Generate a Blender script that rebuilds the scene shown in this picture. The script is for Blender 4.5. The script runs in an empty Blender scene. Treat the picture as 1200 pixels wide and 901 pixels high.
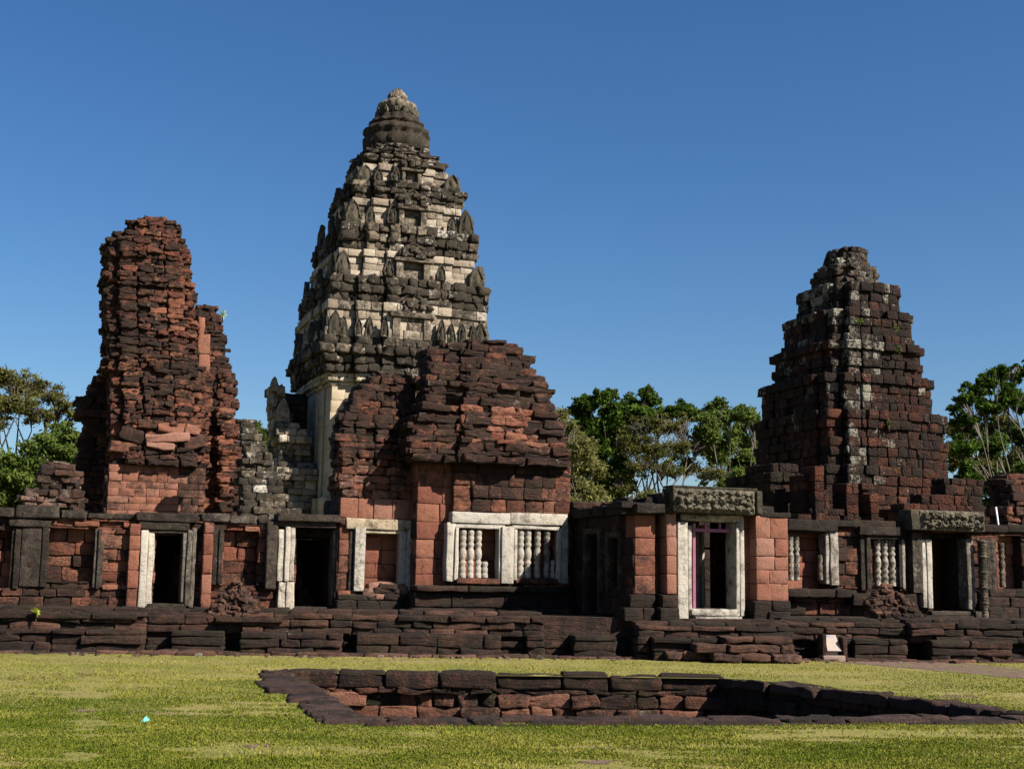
import bpy, math, random
import numpy as np
from mathutils import Vector, Matrix, noise as mn
rnd = random.Random(7)
nr = np.random.RandomState(11)
rad = math.radians
sc = bpy.context.scene

# ---------------------------------------------------------------- camera
FPX = 1550.0; HC = 1.6
PITCH = math.atan(229.5 / FPX); ROLL = rad(0.95)
Fv = Vector((0, math.cos(PITCH), math.sin(PITCH)))
R0 = Vector((1, 0, 0)); U0 = Vector((0, -math.sin(PITCH), math.cos(PITCH)))
Rv = R0 * math.cos(ROLL) + U0 * math.sin(ROLL)
Uv = U0 * math.cos(ROLL) - R0 * math.sin(ROLL)
cd = bpy.data.cameras.new('camera'); cam = bpy.data.objects.new('camera', cd)
sc.collection.objects.link(cam); sc.camera = cam
cd.sensor_fit = 'HORIZONTAL'; cd.sensor_width = 36; cd.lens = FPX / 1200 * 36
cd.clip_start = 0.1; cd.clip_end = 6000
cam.matrix_world = Matrix(((Rv.x, Uv.x, -Fv.x, 0), (Rv.y, Uv.y, -Fv.y, 0), (Rv.z, Uv.z, -Fv.z, HC), (0, 0, 0, 1)))
CAM = Vector((0, 0, HC))

# ---------------------------------------------------------------- light
EL = rad(39.5); AZ = rad(60)            # AZ measured from 'towards the viewer' to the right
S = Vector((math.sin(AZ) * math.cos(EL), -math.cos(AZ) * math.cos(EL), math.sin(EL)))
wd = bpy.data.worlds.new('World'); sc.world = wd; wd.use_nodes = True
wn = wd.node_tree; wn.nodes.clear()
sky = wn.nodes.new('ShaderNodeTexSky'); sky.sky_type = 'NISHITA'; sky.sun_disc = False
sky.sun_elevation = EL; sky.sun_rotation = math.atan2(S.x, S.y)
sky.air_density = 1.0; sky.dust_density = 0.6; sky.ozone_density = 4.5; sky.altitude = 0
bg = wn.nodes.new('ShaderNodeBackground'); bg.inputs[1].default_value = 0.040
wo = wn.nodes.new('ShaderNodeOutputWorld')
hs = wn.nodes.new('ShaderNodeHueSaturation'); hs.inputs['Saturation'].default_value = 1.22; hs.inputs['Value'].default_value = 1.12; hs.inputs['Hue'].default_value = .504
wn.links.new(sky.outputs[0], hs.inputs['Color']); wn.links.new(hs.outputs[0], bg.inputs[0]); wn.links.new(bg.outputs[0], wo.inputs[0])
sd = bpy.data.lights.new('sun', 'SUN'); sd.energy = 5.0; sd.angle = rad(0.53); sd.color = (1, 0.93, 0.82)
so = bpy.data.objects.new('sun', sd); sc.collection.objects.link(so)
so.rotation_euler = (-S).to_track_quat('-Z', 'Y').to_euler(); so.location = (30, -20, 60)
sc.view_settings.view_transform = 'Standard'; sc.view_settings.look = 'None'
sc.view_settings.exposure = 1.35; sc.view_settings.gamma = 1; sc.view_settings.use_curve_mapping = False
sc.cycles.max_bounces = 5; sc.cycles.diffuse_bounces = 2

# ---------------------------------------------------------------- pixel helpers
def ray(px, py):
    return Fv * FPX + Rv * (px - 600) - Uv * (py - 450.5)
def G(px, py, z=0.0):
    d = ray(px, py); return CAM + d * ((z - HC) / d.z)
class Frame:
    def __init__(s, O, yaw):
        s.O = Vector((O[0], O[1], 0)); s.yaw = yaw
        s.eu = Vector((math.cos(yaw), math.sin(yaw), 0)); s.ew = Vector((math.sin(yaw), -math.cos(yaw), 0))
        s.ez = Vector((0, 0, 1))
    def P(s, u, w, z): return s.O + s.eu * u + s.ew * w + s.ez * z
    def hit(s, px, py, w=0.0):
        d = ray(px, py); t = (w - s.ew.dot(CAM - s.O)) / s.ew.dot(d); X = CAM + d * t
        return s.eu.dot(X - s.O), X.z
    def hitu(s, px, py, u):
        d = ray(px, py); t = (u - s.eu.dot(CAM - s.O)) / s.eu.dot(d); X = CAM + d * t
        return s.ew.dot(X - s.O), X.z
    def rect(s, w, a, b, t, bo):
        m = (t + bo) / 2; c = (a + b) / 2
        return s.hit(a, m, w)[0], s.hit(b, m, w)[0], s.hit(c, bo, w)[1], s.hit(c, t, w)[1]
YAW = rad(20)
FA = Frame((0, 32), YAW)

# ---------------------------------------------------------------- mesh builder
_tpl = {}
def tpl(n):
    if n in _tpl: return _tpl[n]
    idx = {}; vs = []; qs = []
    def vid(t):
        if t not in idx: idx[t] = len(vs); vs.append(t)
        return idx[t]
    for ax in range(3):
        a, b = (ax + 1) % 3, (ax + 2) % 3
        for side in (0, n):
            for i in range(n):
                for j in range(n):
                    q = []
                    for (di, dj) in ((0, 0), (1, 0), (1, 1), (0, 1)):
                        t = [0, 0, 0]; t[ax] = side; t[a] = i + di; t[b] = j + dj; q.append(vid(tuple(t)))
                    if side == 0: q.reverse()
                    qs.append(q)
    _tpl[n] = (np.array(vs), np.array(qs)); return _tpl[n]

class MB:
    def __init__(s, n=3): s.n = n; s.b = []; s.v = []; s.f = []; s.c = []
    def block(s, c, A, h, r, amp, col): s.b.append((tuple(c), A, h, r, amp, col))
    def fblk(s, F, u0, u1, w0, w1, z0, z1, col=(.5, .3, .1), r=.02, amp=.008, tilt=0.0):
        c = F.P((u0 + u1) / 2, (w0 + w1) / 2, (z0 + z1) / 2)
        a = rnd.gauss(0, tilt) if tilt else 0; b = rnd.gauss(0, tilt) if tilt else 0
        eu = (F.eu + F.ez * a + F.ew * b).normalized(); ez = F.ez - eu * F.ez.dot(eu); ez.normalize(); ew = ez.cross(eu)
        s.block(c, (tuple(eu), tuple(ew), tuple(ez)), (abs(u1 - u0) / 2, abs(w1 - w0) / 2, abs(z1 - z0) / 2), r, amp, col)
    def add(s, verts, faces, col=(.5, .3, .1)):
        o = len(s.v); s.v += [tuple(p) for p in verts]; s.c += [col] * len(verts)
        s.f += [tuple(i + o for i in f) for f in faces]
    def lathe(s, c, prof, seg=20, col=(.5, .3, .1), lobes=0, lam=0.0, sq=1.0):
        vs = []; fs = []
        for (r, z) in prof:
            for k in range(seg):
                a = 2 * math.pi * k / seg; rr = r * (1 + (lam * abs(math.sin(a * lobes / 2)) if lobes else 0))
                vs.append((c[0] + rr * math.cos(a), c[1] + rr * math.sin(a) * sq, c[2] + z))
        for i in range(len(prof) - 1):
            for k in range(seg):
                a, b = i * seg + k, i * seg + (k + 1) % seg; fs.append((a, b, b + seg, a + seg))
        fs.append(tuple(reversed(range(seg)))); fs.append(tuple(range((len(prof) - 1) * seg, len(prof) * seg)))
        s.add(vs, fs, col)
    def tube(s, pts, rs, seg=6, col=(.5, .3, .1)):
        vs = []; fs = []
        for i, p in enumerate(pts):
            p = Vector(p); d = Vector(pts[min(i + 1, len(pts) - 1)]) - Vector(pts[max(i - 1, 0)])
            d.normalize(); a = d.orthogonal().normalized() if i == 0 else (a - d * a.dot(d)).normalized()
            b = d.cross(a)
            for k in range(seg):
                t = 2 * math.pi * k / seg; vs.append(p + (a * math.cos(t) + b * math.sin(t)) * rs[i])
        for i in range(len(pts) - 1):
            for k in range(seg):
                x, y = i * seg + k, i * seg + (k + 1) % seg; fs.append((x, y, y + seg, x + seg))
        fs.append(tuple(range((len(pts) - 1) * seg, len(pts) * seg)))
        s.add(vs, fs, col)
    def arrays(s):
        Vs = []; Cs = []; L = []; sizes = []; off = 0
        if s.b:
            T, Q = tpl(s.n); n = s.n; M = len(s.b)
            C = np.array([b[0] for b in s.b]); A = np.array([b[1] for b in s.b]); H = np.array([b[2] for b in s.b])
            r = np.minimum(np.array([b[3] for b in s.b]), .42 * H.min(1)); amp = np.array([b[4] for b in s.b])
            col = np.array([b[5] for b in s.b])
            lines = np.zeros((M, 3, n + 1)); inner = H - r[:, None]
            for k in range(n + 1):
                if k == 0: lines[:, :, k] = -H
                elif k == n: lines[:, :, k] = H
                else: lines[:, :, k] = inner * (-1 + 2 * (k - 1) / (n - 2))
            V = np.stack([lines[:, a, :][:, T[:, a]] for a in range(3)], 2)
            cl = np.clip(V, -inner[:, None, :], inner[:, None, :]); d = V - cl
            ln = np.linalg.norm(d, axis=2, keepdims=True); V = cl + d / np.maximum(ln, 1e-9) * r[:, None, None]
            W = C[:, None, :] + np.einsum('mva,mab->mvb', V, A)
            ph = nr.rand(M, 1, 3) * 40
            X = W + ph
            def nz(f, a, b, c): return np.sin(X[..., 0] * f + a) * np.sin(X[..., 1] * f * 1.13 + b) * np.sin(X[..., 2] * f * 1.3 + c)
            D = np.stack([nz(5.5, k, 2 * k, 3 * k) * 1.2 + nz(13, k + 1, k, 5 * k) * .8 + nz(27, 3 * k, k, 2 * k) * .5 for k in (1.1, 2.3, 3.7)], 2)
            W = W + D * amp[:, None, None]
            W += nr.randn(*W.shape) * (amp[:, None, None] * .22)
            Vs.append(W.reshape(-1, 3)); Cs.append(np.repeat(col, T.shape[0], 0))
            q = (Q[None] + (np.arange(M) * T.shape[0])[:, None, None]).reshape(-1)
            L.append(q); sizes.append(np.full(M * Q.shape[0], 4)); off = M * T.shape[0]
        if s.v:
            Vs.append(np.array(s.v, float)); Cs.append(np.array(s.c, float))
            L.append(np.array([i + off for f in s.f for i in f])); sizes.append(np.array([len(f) for f in s.f]))
        return np.concatenate(Vs), np.concatenate(Cs), np.concatenate(L), np.concatenate(sizes)
    def build(s, name, mat, parent=None, smooth=True, origin=None):
        if not s.b and not s.v: return None
        V, C, L, sz = s.arrays()
        o = bpy.data.objects.new(name, None) if False else None
        base = Vector((0, 0, 0))
        if parent is not None: base = wloc(parent)
        org = Vector(origin) if origin is not None else base
        V = V - np.array(org)
        me = bpy.data.meshes.new(name)
        me.vertices.add(len(V)); me.vertices.foreach_set('co', V.astype(np.float32).ravel())
        me.loops.add(len(L)); me.loops.foreach_set('vertex_index', L.astype(np.int32))
        me.polygons.add(len(sz)); st = np.concatenate(([0], np.cumsum(sz)[:-1]))
        me.polygons.foreach_set('loop_start', st.astype(np.int32)); me.polygons.foreach_set('loop_total', sz.astype(np.int32))
        me.polygons.foreach_set('use_smooth', np.full(len(sz), smooth))
        at = me.attributes.new('col', 'FLOAT_COLOR', 'POINT')
        at.data.foreach_set('color', np.concatenate([C, np.ones((len(C), 1))], 1).astype(np.float32).ravel())
        me.update(calc_edges=True); me.validate()
        me.materials.append(mat)
        ob = bpy.data.objects.new(name, me); sc.collection.objects.link(ob)
        ob.location = org - base
        if parent is not None: ob.parent = parent
        return ob
def wloc(o):
    v = Vector(o.location)
    while o.parent is not None: o = o.parent; v += Vector(o.location)
    return v
def tag(o, label=None, cat=None, group=None, kind=None):
    if label: o['label'] = label
    if cat: o['category'] = cat
    if group: o['group'] = group
    if kind: o['kind'] = kind
    return o
def thing(name, label, cat, loc, group=None):
    o = bpy.data.objects.new(name, None); sc.collection.objects.link(o); o.location = loc; o.empty_display_size = .3
    return tag(o, label, cat, group)
def copy_to(src, parent, loc, rotz=None, scale=None, name=None):
    c = src.copy(); sc.collection.objects.link(c); c.parent = parent; c.location = Vector(loc) - (wloc(parent) if parent else Vector((0, 0, 0)))
    if rotz is not None: c.rotation_euler = (0, 0, rotz)
    if scale is not None: c.scale = scale
    return c

# ---------------------------------------------------------------- materials
def nodes(name):
    m = bpy.data.materials.new(name); m.use_nodes = True; nt = m.node_tree; nt.nodes.clear()
    N = lambda t: nt.nodes.new(t)
    out = N('ShaderNodeOutputMaterial'); b = N('ShaderNodeBsdfPrincipled'); nt.links.new(b.outputs[0], out.inputs[0])
    b.inputs['Roughness'].default_value = .92; b.inputs['Specular IOR Level'].default_value = .15
    return m, nt, N, b
def M_(nt, op, a, b=None, clamp=False):
    n = nt.nodes.new('ShaderNodeMath'); n.operation = op; n.use_clamp = clamp
    for i, x in enumerate((a, b)):
        if x is None: continue
        if isinstance(x, (int, float)): n.inputs[i].default_value = x
        else: nt.links.new(x, n.inputs[i])
    return n.outputs[0]
def mix(nt, f, a, b, mode='MIX'):
    n = nt.nodes.new('ShaderNodeMix'); n.data_type = 'RGBA'; n.blend_type = mode
    for s_, x in ((0, f), (6, a), (7, b)):
        if isinstance(x, (int, float)): n.inputs[s_].default_value = x
        elif isinstance(x, tuple): n.inputs[s_].default_value = (*x, 1) if len(x) == 3 else x
        else: nt.links.new(x, n.inputs[s_])
    return n.outputs[2]
def ntex(nt, co, scale, detail=6, rough=.6, dist=0.0, stretch=None):
    n = nt.nodes.new('ShaderNodeTexNoise'); n.inputs['Scale'].default_value = scale; n.inputs['Detail'].default_value = detail
    n.inputs['Roughness'].default_value = rough; n.inputs['Distortion'].default_value = dist
    if stretch:
        mp = nt.nodes.new('ShaderNodeMapping'); mp.inputs['Scale'].default_value = stretch; nt.links.new(co, mp.inputs[0]); co = mp.outputs[0]
    nt.links.new(co, n.inputs['Vector']); return n.outputs[0]
def ramp(nt, x, stops):
    n = nt.nodes.new('ShaderNodeValToRGB'); cr = n.color_ramp
    while len(cr.elements) < len(stops): cr.elements.new(.5)
    for e, (p, c) in zip(cr.elements, stops): e.position = p; e.color = (*c, 1)
    nt.links.new(x, n.inputs[0]); return n.outputs[0]

def stone(name, pal, dark=(.016, .012, .010), pale=(.40, .38, .31), moss=(.045, .05, .018), mossamt=.25, fine=1.0, bump=.5, pit=0.0, strat=False):
    """col.r = hue pick, col.g = black lichen bias (painted shade on a few parts), col.b = pale lichen bias"""
    KA = .47; pal = [(p, tuple(c * KA for c in cc)) for p, cc in pal]; dark = tuple(c * .55 for c in dark); pale = tuple(c * .75 for c in pale); moss = tuple(c * .6 for c in moss)
    m, nt, N, b = nodes(name)
    at = N('ShaderNodeAttribute'); at.attribute_name = 'col'; sp = N('ShaderNodeSeparateColor'); nt.links.new(at.outputs[0], sp.inputs[0])
    tc = N('ShaderNodeTexCoord'); co = tc.outputs['Object']
    n1 = ntex(nt, co, 1.7 * fine, 8, .65); n2 = ntex(nt, co, 7 * fine, 8, .7); n3 = ntex(nt, co, 28 * fine, 6, .65)
    n4 = ntex(nt, co, 3.1 * fine, 8, .75, .4)
    hue = M_(nt, 'ADD', sp.outputs[0], M_(nt, 'MULTIPLY', M_(nt, 'SUBTRACT', n2, .5), .55), True)
    base = ramp(nt, hue, pal)
    g1 = mix(nt, .55, base, M_(nt, 'ADD', n3, .45), 'MULTIPLY')
    # black lichen, and shade painted in on a few parts
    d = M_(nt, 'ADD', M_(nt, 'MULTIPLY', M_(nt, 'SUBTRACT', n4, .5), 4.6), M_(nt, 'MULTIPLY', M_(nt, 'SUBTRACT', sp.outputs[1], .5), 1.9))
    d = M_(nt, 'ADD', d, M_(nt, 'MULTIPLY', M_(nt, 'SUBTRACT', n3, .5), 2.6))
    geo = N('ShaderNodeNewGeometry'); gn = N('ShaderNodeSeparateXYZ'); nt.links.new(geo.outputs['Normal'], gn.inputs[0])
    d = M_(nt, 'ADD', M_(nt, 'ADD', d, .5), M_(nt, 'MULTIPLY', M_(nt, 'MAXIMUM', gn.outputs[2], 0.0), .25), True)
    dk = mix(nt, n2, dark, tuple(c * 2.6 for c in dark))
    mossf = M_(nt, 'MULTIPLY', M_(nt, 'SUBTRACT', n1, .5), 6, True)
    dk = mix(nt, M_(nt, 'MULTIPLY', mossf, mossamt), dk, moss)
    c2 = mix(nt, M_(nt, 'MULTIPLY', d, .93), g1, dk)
    # pale lichen spots
    p = M_(nt, 'ADD', M_(nt, 'ADD', M_(nt, 'MULTIPLY', M_(nt, 'SUBTRACT', n2, .5), 4.5), M_(nt, 'MULTIPLY', M_(nt, 'SUBTRACT', ntex(nt, co, 1.9 * fine, 8, .75, .3, (1, 1, .5)), .5), 5.0)), M_(nt, 'MULTIPLY', M_(nt, 'SUBTRACT', sp.outputs[2], .62), 2.6), True)
    c3 = mix(nt, M_(nt, 'MULTIPLY', p, .85), c2, mix(nt, n3, tuple(c * .55 for c in pale), pale))
    nt.links.new(c3, b.inputs['Base Color'])
    h = M_(nt, 'ADD', M_(nt, 'MULTIPLY', n2, .8), M_(nt, 'MULTIPLY', n3, .35))
    if strat:
        h = M_(nt, 'ADD', h, M_(nt, 'MULTIPLY', ntex(nt, co, 2.2, 6, .7, 0, (1, 1, 7)), 1.1))
    if pit:
        v = N('ShaderNodeTexVoronoi'); v.inputs['Scale'].default_value = 14; nt.links.new(co, v.inputs['Vector'])
        h = M_(nt, 'ADD', h, M_(nt, 'MULTIPLY', v.outputs[0], pit))
    bp = N('ShaderNodeBump'); bp.inputs['Strength'].default_value = bump; bp.inputs['Distance'].default_value = .12
    nt.links.new(h, bp.inputs['Height']); nt.links.new(bp.outputs[0], b.inputs['Normal'])
    return m
RED = [(0, (.17, .060, .040)), (.3, (.30, .105, .065)), (.55, (.40, .155, .090)), (.8, (.46, .20, .13)), (1, (.42, .22, .17))]
m_red = stone('red_sandstone', RED, strat=True, bump=.7)
m_redclean = stone('red_sandstone_clean', [(0, (.17, .064, .046)), (.3, (.30, .110, .070)), (.55, (.38, .155, .098)), (.8, (.42, .19, .13)), (1, (.43, .23, .17))], bump=.5, mossamt=.1)
m_plinth = stone('brown_sandstone', [(0, (.075, .042, .032)), (.4, (.12, .062, .045)), (.75, (.19, .095, .065)), (1, (.30, .15, .11))], strat=True, bump=.7, mossamt=.4)
m_lat = stone('laterite', [(0, (.060, .022, .015)), (.4, (.11, .036, .021)), (.7, (.17, .058, .032)), (1, (.22, .085, .05))], dark=(.012, .009, .008), pit=.8, bump=.8, mossamt=.25)
m_grey = stone('grey_sandstone', [(0, (.20, .155, .11)), (.4, (.38, .30, .22)), (.7, (.62, .51, .38)), (1, (.85, .74, .60))], dark=(.020, .016, .012), pale=(.72, .66, .56), bump=.7, mossamt=.15)
m_pillar = stone('pale_pillar_sandstone', [(0, (.38, .29, .19)), (.4, (.62, .48, .32)), (.8, (.80, .66, .47)), (1, (.9, .78, .6))], dark=(.022, .018, .012), bump=.25, mossamt=.2)
m_white = stone('white_sandstone', [(0, (.38, .33, .28)), (.4, (.62, .55, .46)), (.8, (.84, .76, .65)), (1, (.84, .72, .56))], dark=(.05, .04, .03), bump=.6, mossamt=.1, fine=1.4)
m_old = stone('weathered_grey_stone', [(0, (.07, .05, .04)), (.5, (.15, .115, .09)), (1, (.34, .29, .23))], moss=(.075, .078, .035), mossamt=.45, bump=.8, fine=1.3)
m_rub = stone('rubble_stone', [(0, (.13, .06, .045)), (.5, (.28, .14, .10)), (1, (.42, .36, .29))], bump=.8)

m_carved = stone('carved_stone', [(0, (.10, .085, .06)), (.4, (.20, .17, .12)), (.7, (.38, .33, .24)), (1, (.60, .54, .42))], dark=(.02, .018, .012), moss=(.08, .085, .03), mossamt=.6, bump=.8, fine=1.8)
def flat(name, col, rough=.6, metal=0.0, var=.25):
    m, nt, N, b = nodes(name); tc = N('ShaderNodeTexCoord')
    n = ntex(nt, tc.outputs['Object'], 9, 6, .7)
    nt.links.new(mix(nt, n, tuple(c * (1 - var) for c in col), tuple(min(1, c * (1 + var)) for c in col)), b.inputs['Base Color'])
    b.inputs['Roughness'].default_value = rough; b.inputs['Metallic'].default_value = metal
    return m
def leafmat(name, a, c, trans=.35):
    m = bpy.data.materials.new(name); m.use_nodes = True; nt = m.node_tree; nt.nodes.clear(); N = lambda t: nt.nodes.new(t)
    out = N('ShaderNodeOutputMaterial'); at = N('ShaderNodeAttribute'); at.attribute_name = 'col'
    sp = N('ShaderNodeSeparateColor'); nt.links.new(at.outputs[0], sp.inputs[0])
    col = mix(nt, sp.outputs[0], a, c)
    d = N('ShaderNodeBsdfDiffuse'); t = N('ShaderNodeBsdfTranslucent'); mx = N('ShaderNodeMixShader'); mx.inputs[0].default_value = trans
    nt.links.new(col, d.inputs[0]); nt.links.new(col, t.inputs[0]); nt.links.new(d.outputs[0], mx.inputs[1]); nt.links.new(t.outputs[0], mx.inputs[2])
    nt.links.new(mx.outputs[0], out.inputs[0]); return m
m_bark = flat('bark', (.045, .036, .028), .95, 0, .5)
m_barkpale = flat('pale_bark', (.10, .085, .07), .95, 0, .4)

# ---------------------------------------------------------------- ground, basin hole, path
bA, bB, bC, bD = G(338, 788), G(848, 795), G(1240, 843), G(428, 845)     # inner edge of the basin
def ground():
    m, nt, N, b = nodes('lawn_soil')
    tc = N('ShaderNodeTexCoord'); co = tc.outputs['Object']
    a = ntex(nt, co, .35, 5, .6); f = ntex(nt, co, 3.2, 8, .7); ff = ntex(nt, co, 40, 5, .7)
    s = ntex(nt, co, .9, 8, .7, 0, (.35, 1.3, 1))
    c = ramp(nt, M_(nt, 'ADD', M_(nt, 'MULTIPLY', a, .6), M_(nt, 'MULTIPLY', f, .4)), [(.36, (.085, .095, .018)), (.5, (.145, .130, .035)), (.64, (.185, .150, .058))])
    c = mix(nt, M_(nt, 'MULTIPLY', M_(nt, 'SUBTRACT', s, .57), 9, True), c, (.13, .085, .055))
    c = mix(nt, .6, c, M_(nt, 'ADD', ff, .5), 'MULTIPLY')
    nt.links.new(c, b.inputs['Base Color'])
    bp = N('ShaderNodeBump'); bp.inputs['Strength'].default_value = .5; bp.inputs['Distance'].default_value = .03
    nt.links.new(ff, bp.inputs['Height']); nt.links.new(bp.outputs[0], b.inputs['Normal'])
    o = [Vector((-1500, 3000, 0)), Vector((1500, 3000, 0)), Vector((1500, -40, 0)), Vector((-1500, -40, 0))]
    i = [bA, bB, bC, bD]
    mb = MB(); mb.add(o + i, [(1, 0, 4, 5), (2, 1, 5, 6), (3, 2, 6, 7), (0, 3, 7, 4)])
    g = mb.build('ground', m, smooth=False); tag(g, kind='structure')
    mb = MB(); dz = Vector((0, 0, -1.5))
    mb.add([p + dz + (p - (bA + bC) / 2) * .05 for p in i], [(3, 2, 1, 0)])
    g = mb.build('pool_floor', flat('pool_floor_soil', (.06, .05, .03), .95), smooth=False); tag(g, kind='structure')
ground()

def sheet(name, pts, z, mat):
    mb = MB(); mb.add([Vector((p.x, p.y, z)) for p in pts], [tuple(range(len(pts)))]); o = mb.build(name, mat, smooth=False)
    return tag(o, kind='structure')
def pathmat():
    m, nt, N, b = nodes('worn_path'); tc = N('ShaderNodeTexCoord'); co = tc.outputs['Object']
    f = ntex(nt, co, 6, 8, .75); g = ntex(nt, co, 1.2, 6, .7)
    c = ramp(nt, f, [(.35, (.055, .035, .028)), (.55, (.12, .078, .06)), (.7, (.17, .12, .09))])
    c = mix(nt, M_(nt, 'MULTIPLY', M_(nt, 'SUBTRACT', g, .52), 9, True), c, (.10, .10, .028))
    nt.links.new(c, b.inputs['Base Color']); bp = N('ShaderNodeBump'); bp.inputs['Strength'].default_value = .6; bp.inputs['Distance'].default_value = .05
    nt.links.new(f, bp.inputs['Height']); nt.links.new(bp.outputs[0], b.inputs['Normal']); return m
m_path = pathmat()
def jag(pts, n=7, a=.12):
    out = []
    for i in range(len(pts)):
        p, q = pts[i], pts[(i + 1) % len(pts)]
        for k in range(n):
            t = k / n; x = p.lerp(q, t); out.append(Vector((x.x + rnd.gauss(0, a), x.y + rnd.gauss(0, a), 0)))
    return out
sheet('path', jag([G(845, 762), G(990, 760), G(1090, 772), G(1260, 792), G(1260, 800), G(1130, 789), G(1030, 780), G(930, 770)], 5, .10), .006, m_path)
for (x, y, w_) in ((96, 832, 22), (112, 876, 14), (30, 893, 16), (62, 894, 14), (100, 790, 12), (525, 888, 30), (165, 893, 16), (440, 892, 10), (1120, 816, 26), (300, 874, 18), (700, 893, 30)):
    sheet('bare_patch', jag([G(x - w_, y), G(x, y - 2.5), G(x + w_, y), G(x, y + 2.5)], 4, .05), .004, m_path)

# ---------------------------------------------------------------- masonry
def cfun(hue=.5, hv=.25, g=.4, gs=.6, b=.1, bs=.3, sc_=.6, gz=None):
    def f(p):
        n = mn.noise(Vector(p) * sc_); n2 = mn.noise(Vector(p) * sc_ * 2.3 + Vector((9, 3, 5)))
        gg = g + gs * n + (gz(p) if gz else 0)
        return (min(1, max(0, hue + hv * rnd.uniform(-1, 1))), gg + rnd.gauss(0, .08), b + bs * n2 + rnd.gauss(0, .05))
    return f
def split(a, b, lo, hi):
    out = [a]; x = a
    while b - x > hi: x += rnd.uniform(lo, hi); out.append(x)
    if b - x > .02:
        if b - x < lo * .6 and len(out) > 1: out[-1] = b
        else: out.append(b)
    return out
def wall(mb, F, w, u0, u1, z0, z1, col, holes=(), ch=(.25, .4), bw=(.35, .8), th=.5, off=.02, r=.02, amp=.008, back=.5, ragged=0, joint=.004, tilt=0):
    """coursed masonry on plane w of frame F, facing +w; holes = list of (u0,u1,z0,z1)"""
    cuts = sorted(set([z0, z1] + [z for h in holes for z in (h[2], h[3]) if z0 < z < z1]))
    zs = []
    for a, b in zip(cuts, cuts[1:]):
        s_ = split(a, b, *ch); zs += s_[:-1]
    zs.append(z1)
    for a, b in zip(zs, zs[1:]):
        if b - a < .01: continue
        zm = (a + b) / 2; iv = [(u0, u1)]
        for h in holes:
            if h[2] < zm < h[3]:
                nv = []
                for (p, q) in iv:
                    if h[1] <= p or h[0] >= q: nv.append((p, q)); continue
                    if h[0] > p: nv.append((p, h[0]))
                    if h[1] < q: nv.append((h[1], q))
                iv = nv
        for (p, q) in iv:
            if q - p < .02: continue
            xs = split(p, q, *bw)
            for x, y in zip(xs, xs[1:]):
                if ragged and zm > z1 - ragged and rnd.random() < .3 * (1 + (zm - z1) / ragged): continue
                o = rnd.gauss(0, off)
                mb.fblk(F, x + joint, y - joint, w - th, w + o, a + joint * .6, b - joint * .6, col(F.P((x + y) / 2, w, zm)), r, amp, tilt)
            if back: mb.fblk(F, p + .015, q - .015, w - back, w - .09, a, b + .004, (.2, .9, 0), .005, 0)

def poly(u0, u1, wb, wf, bays=((.7, .25), (.42, .5)), sides='flbr'):
    """rectangle with stepped projecting bays; returned counter-clockwise seen from above with (u,-w) axes"""
    def side(p, q, n, on, kk=1.0):
        L = q - p; l = L.length; d = L / l; out = [p]
        if on:
            st = []; prev = 0
            for (fr, pr) in bays:
                pr = pr * kk
                st.append(((1 - fr) / 2 * l, pr))
            pt = 0
            for (s_, pr) in st: out += [p + d * s_ + n * pt, p + d * s_ + n * pr]; pt = pr
            for (s_, pr) in reversed(st):
                i = st.index((s_, pr)); nx = st[i - 1][1] if i > 0 else 0
                out += [p + d * (l - s_) + n * pr, p + d * (l - s_) + n * nx]
        return out
    a, b, c, d = Vector((u0, wf)), Vector((u1, wf)), Vector((u1, wb)), Vector((u0, wb))
    return side(a, b, Vector((0, 1)), 'f' in sides) + side(b, c, Vector((1, 0)), 'r' in sides, .4) + side(c, d, Vector((0, -1)), 'b' in sides) + side(d, a, Vector((-1, 0)), 'l' in sides, .4)
def course(mb, F, pl, z0, z1, col, bw=(.4, .8), off=.05, r=.03, amp=.02, depth=.5, miss=0.0, core=True, tilt=0.0, joint=.005, edges=None):
    n = len(pl)
    for i in range(n):
        p, q = pl[i], pl[(i + 1) % n]; L = (q - p).length
        if L < .06: continue
        d = (q - p) / L; nv = Vector((-d.y, d.x))
        xs = split(0, L, *bw)
        for x, y in zip(xs, xs[1:]):
            if rnd.random() < miss: continue
            o = rnd.gauss(0, off); dd = min(depth, .6)
            ex = .02 + rnd.random() * .02
            xa, ya = x + (ex if x == 0 else joint), y - (ex if y == L else joint)
            c2 = p + d * (xa + ya) / 2 + nv * (o / 2 + .0 - dd / 2)
            C = F.P(c2.x, c2.y, (z0 + z1) / 2 + rnd.gauss(0, off * .15))
            eu = F.eu * d.x + F.ew * d.y; ew = F.eu * nv.x + F.ew * nv.y; ez = F.ez.copy()
            out = C + ew * dd / 2; ew = -ew
            if tilt:
                ez = (ez + eu * rnd.gauss(0, tilt) + ew * rnd.gauss(0, tilt)).normalized(); eu = (eu - ez * eu.dot(ez)).normalized(); ew = ez.cross(eu)
            mb.block(C, (tuple(eu), tuple(ew), tuple(ez)), ((ya - xa) / 2, (dd + o) / 2, (z1 - z0) / 2 - joint * .5), r, amp, col(out))
    if core:
        cen = sum(pl, Vector((0, 0))) / n; us = [p.x for p in pl]; sz = max(max(us) - min(us), 1.0)
        k = max(.3, 1 - .5 / sz); vs = []
        for z in (z0 - .02, z1 - .03):
            for p in pl:
                c = cen + (p - cen) * k; vs.append(F.P(c.x, c.y, z))
        fs = [tuple(range(n, 2 * n))] + [((i + 1) % n, i, i + n, (i + 1) % n + n) for i in range(n)]
        mb.add(vs, fs, (.1, 1.0, 0))

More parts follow.
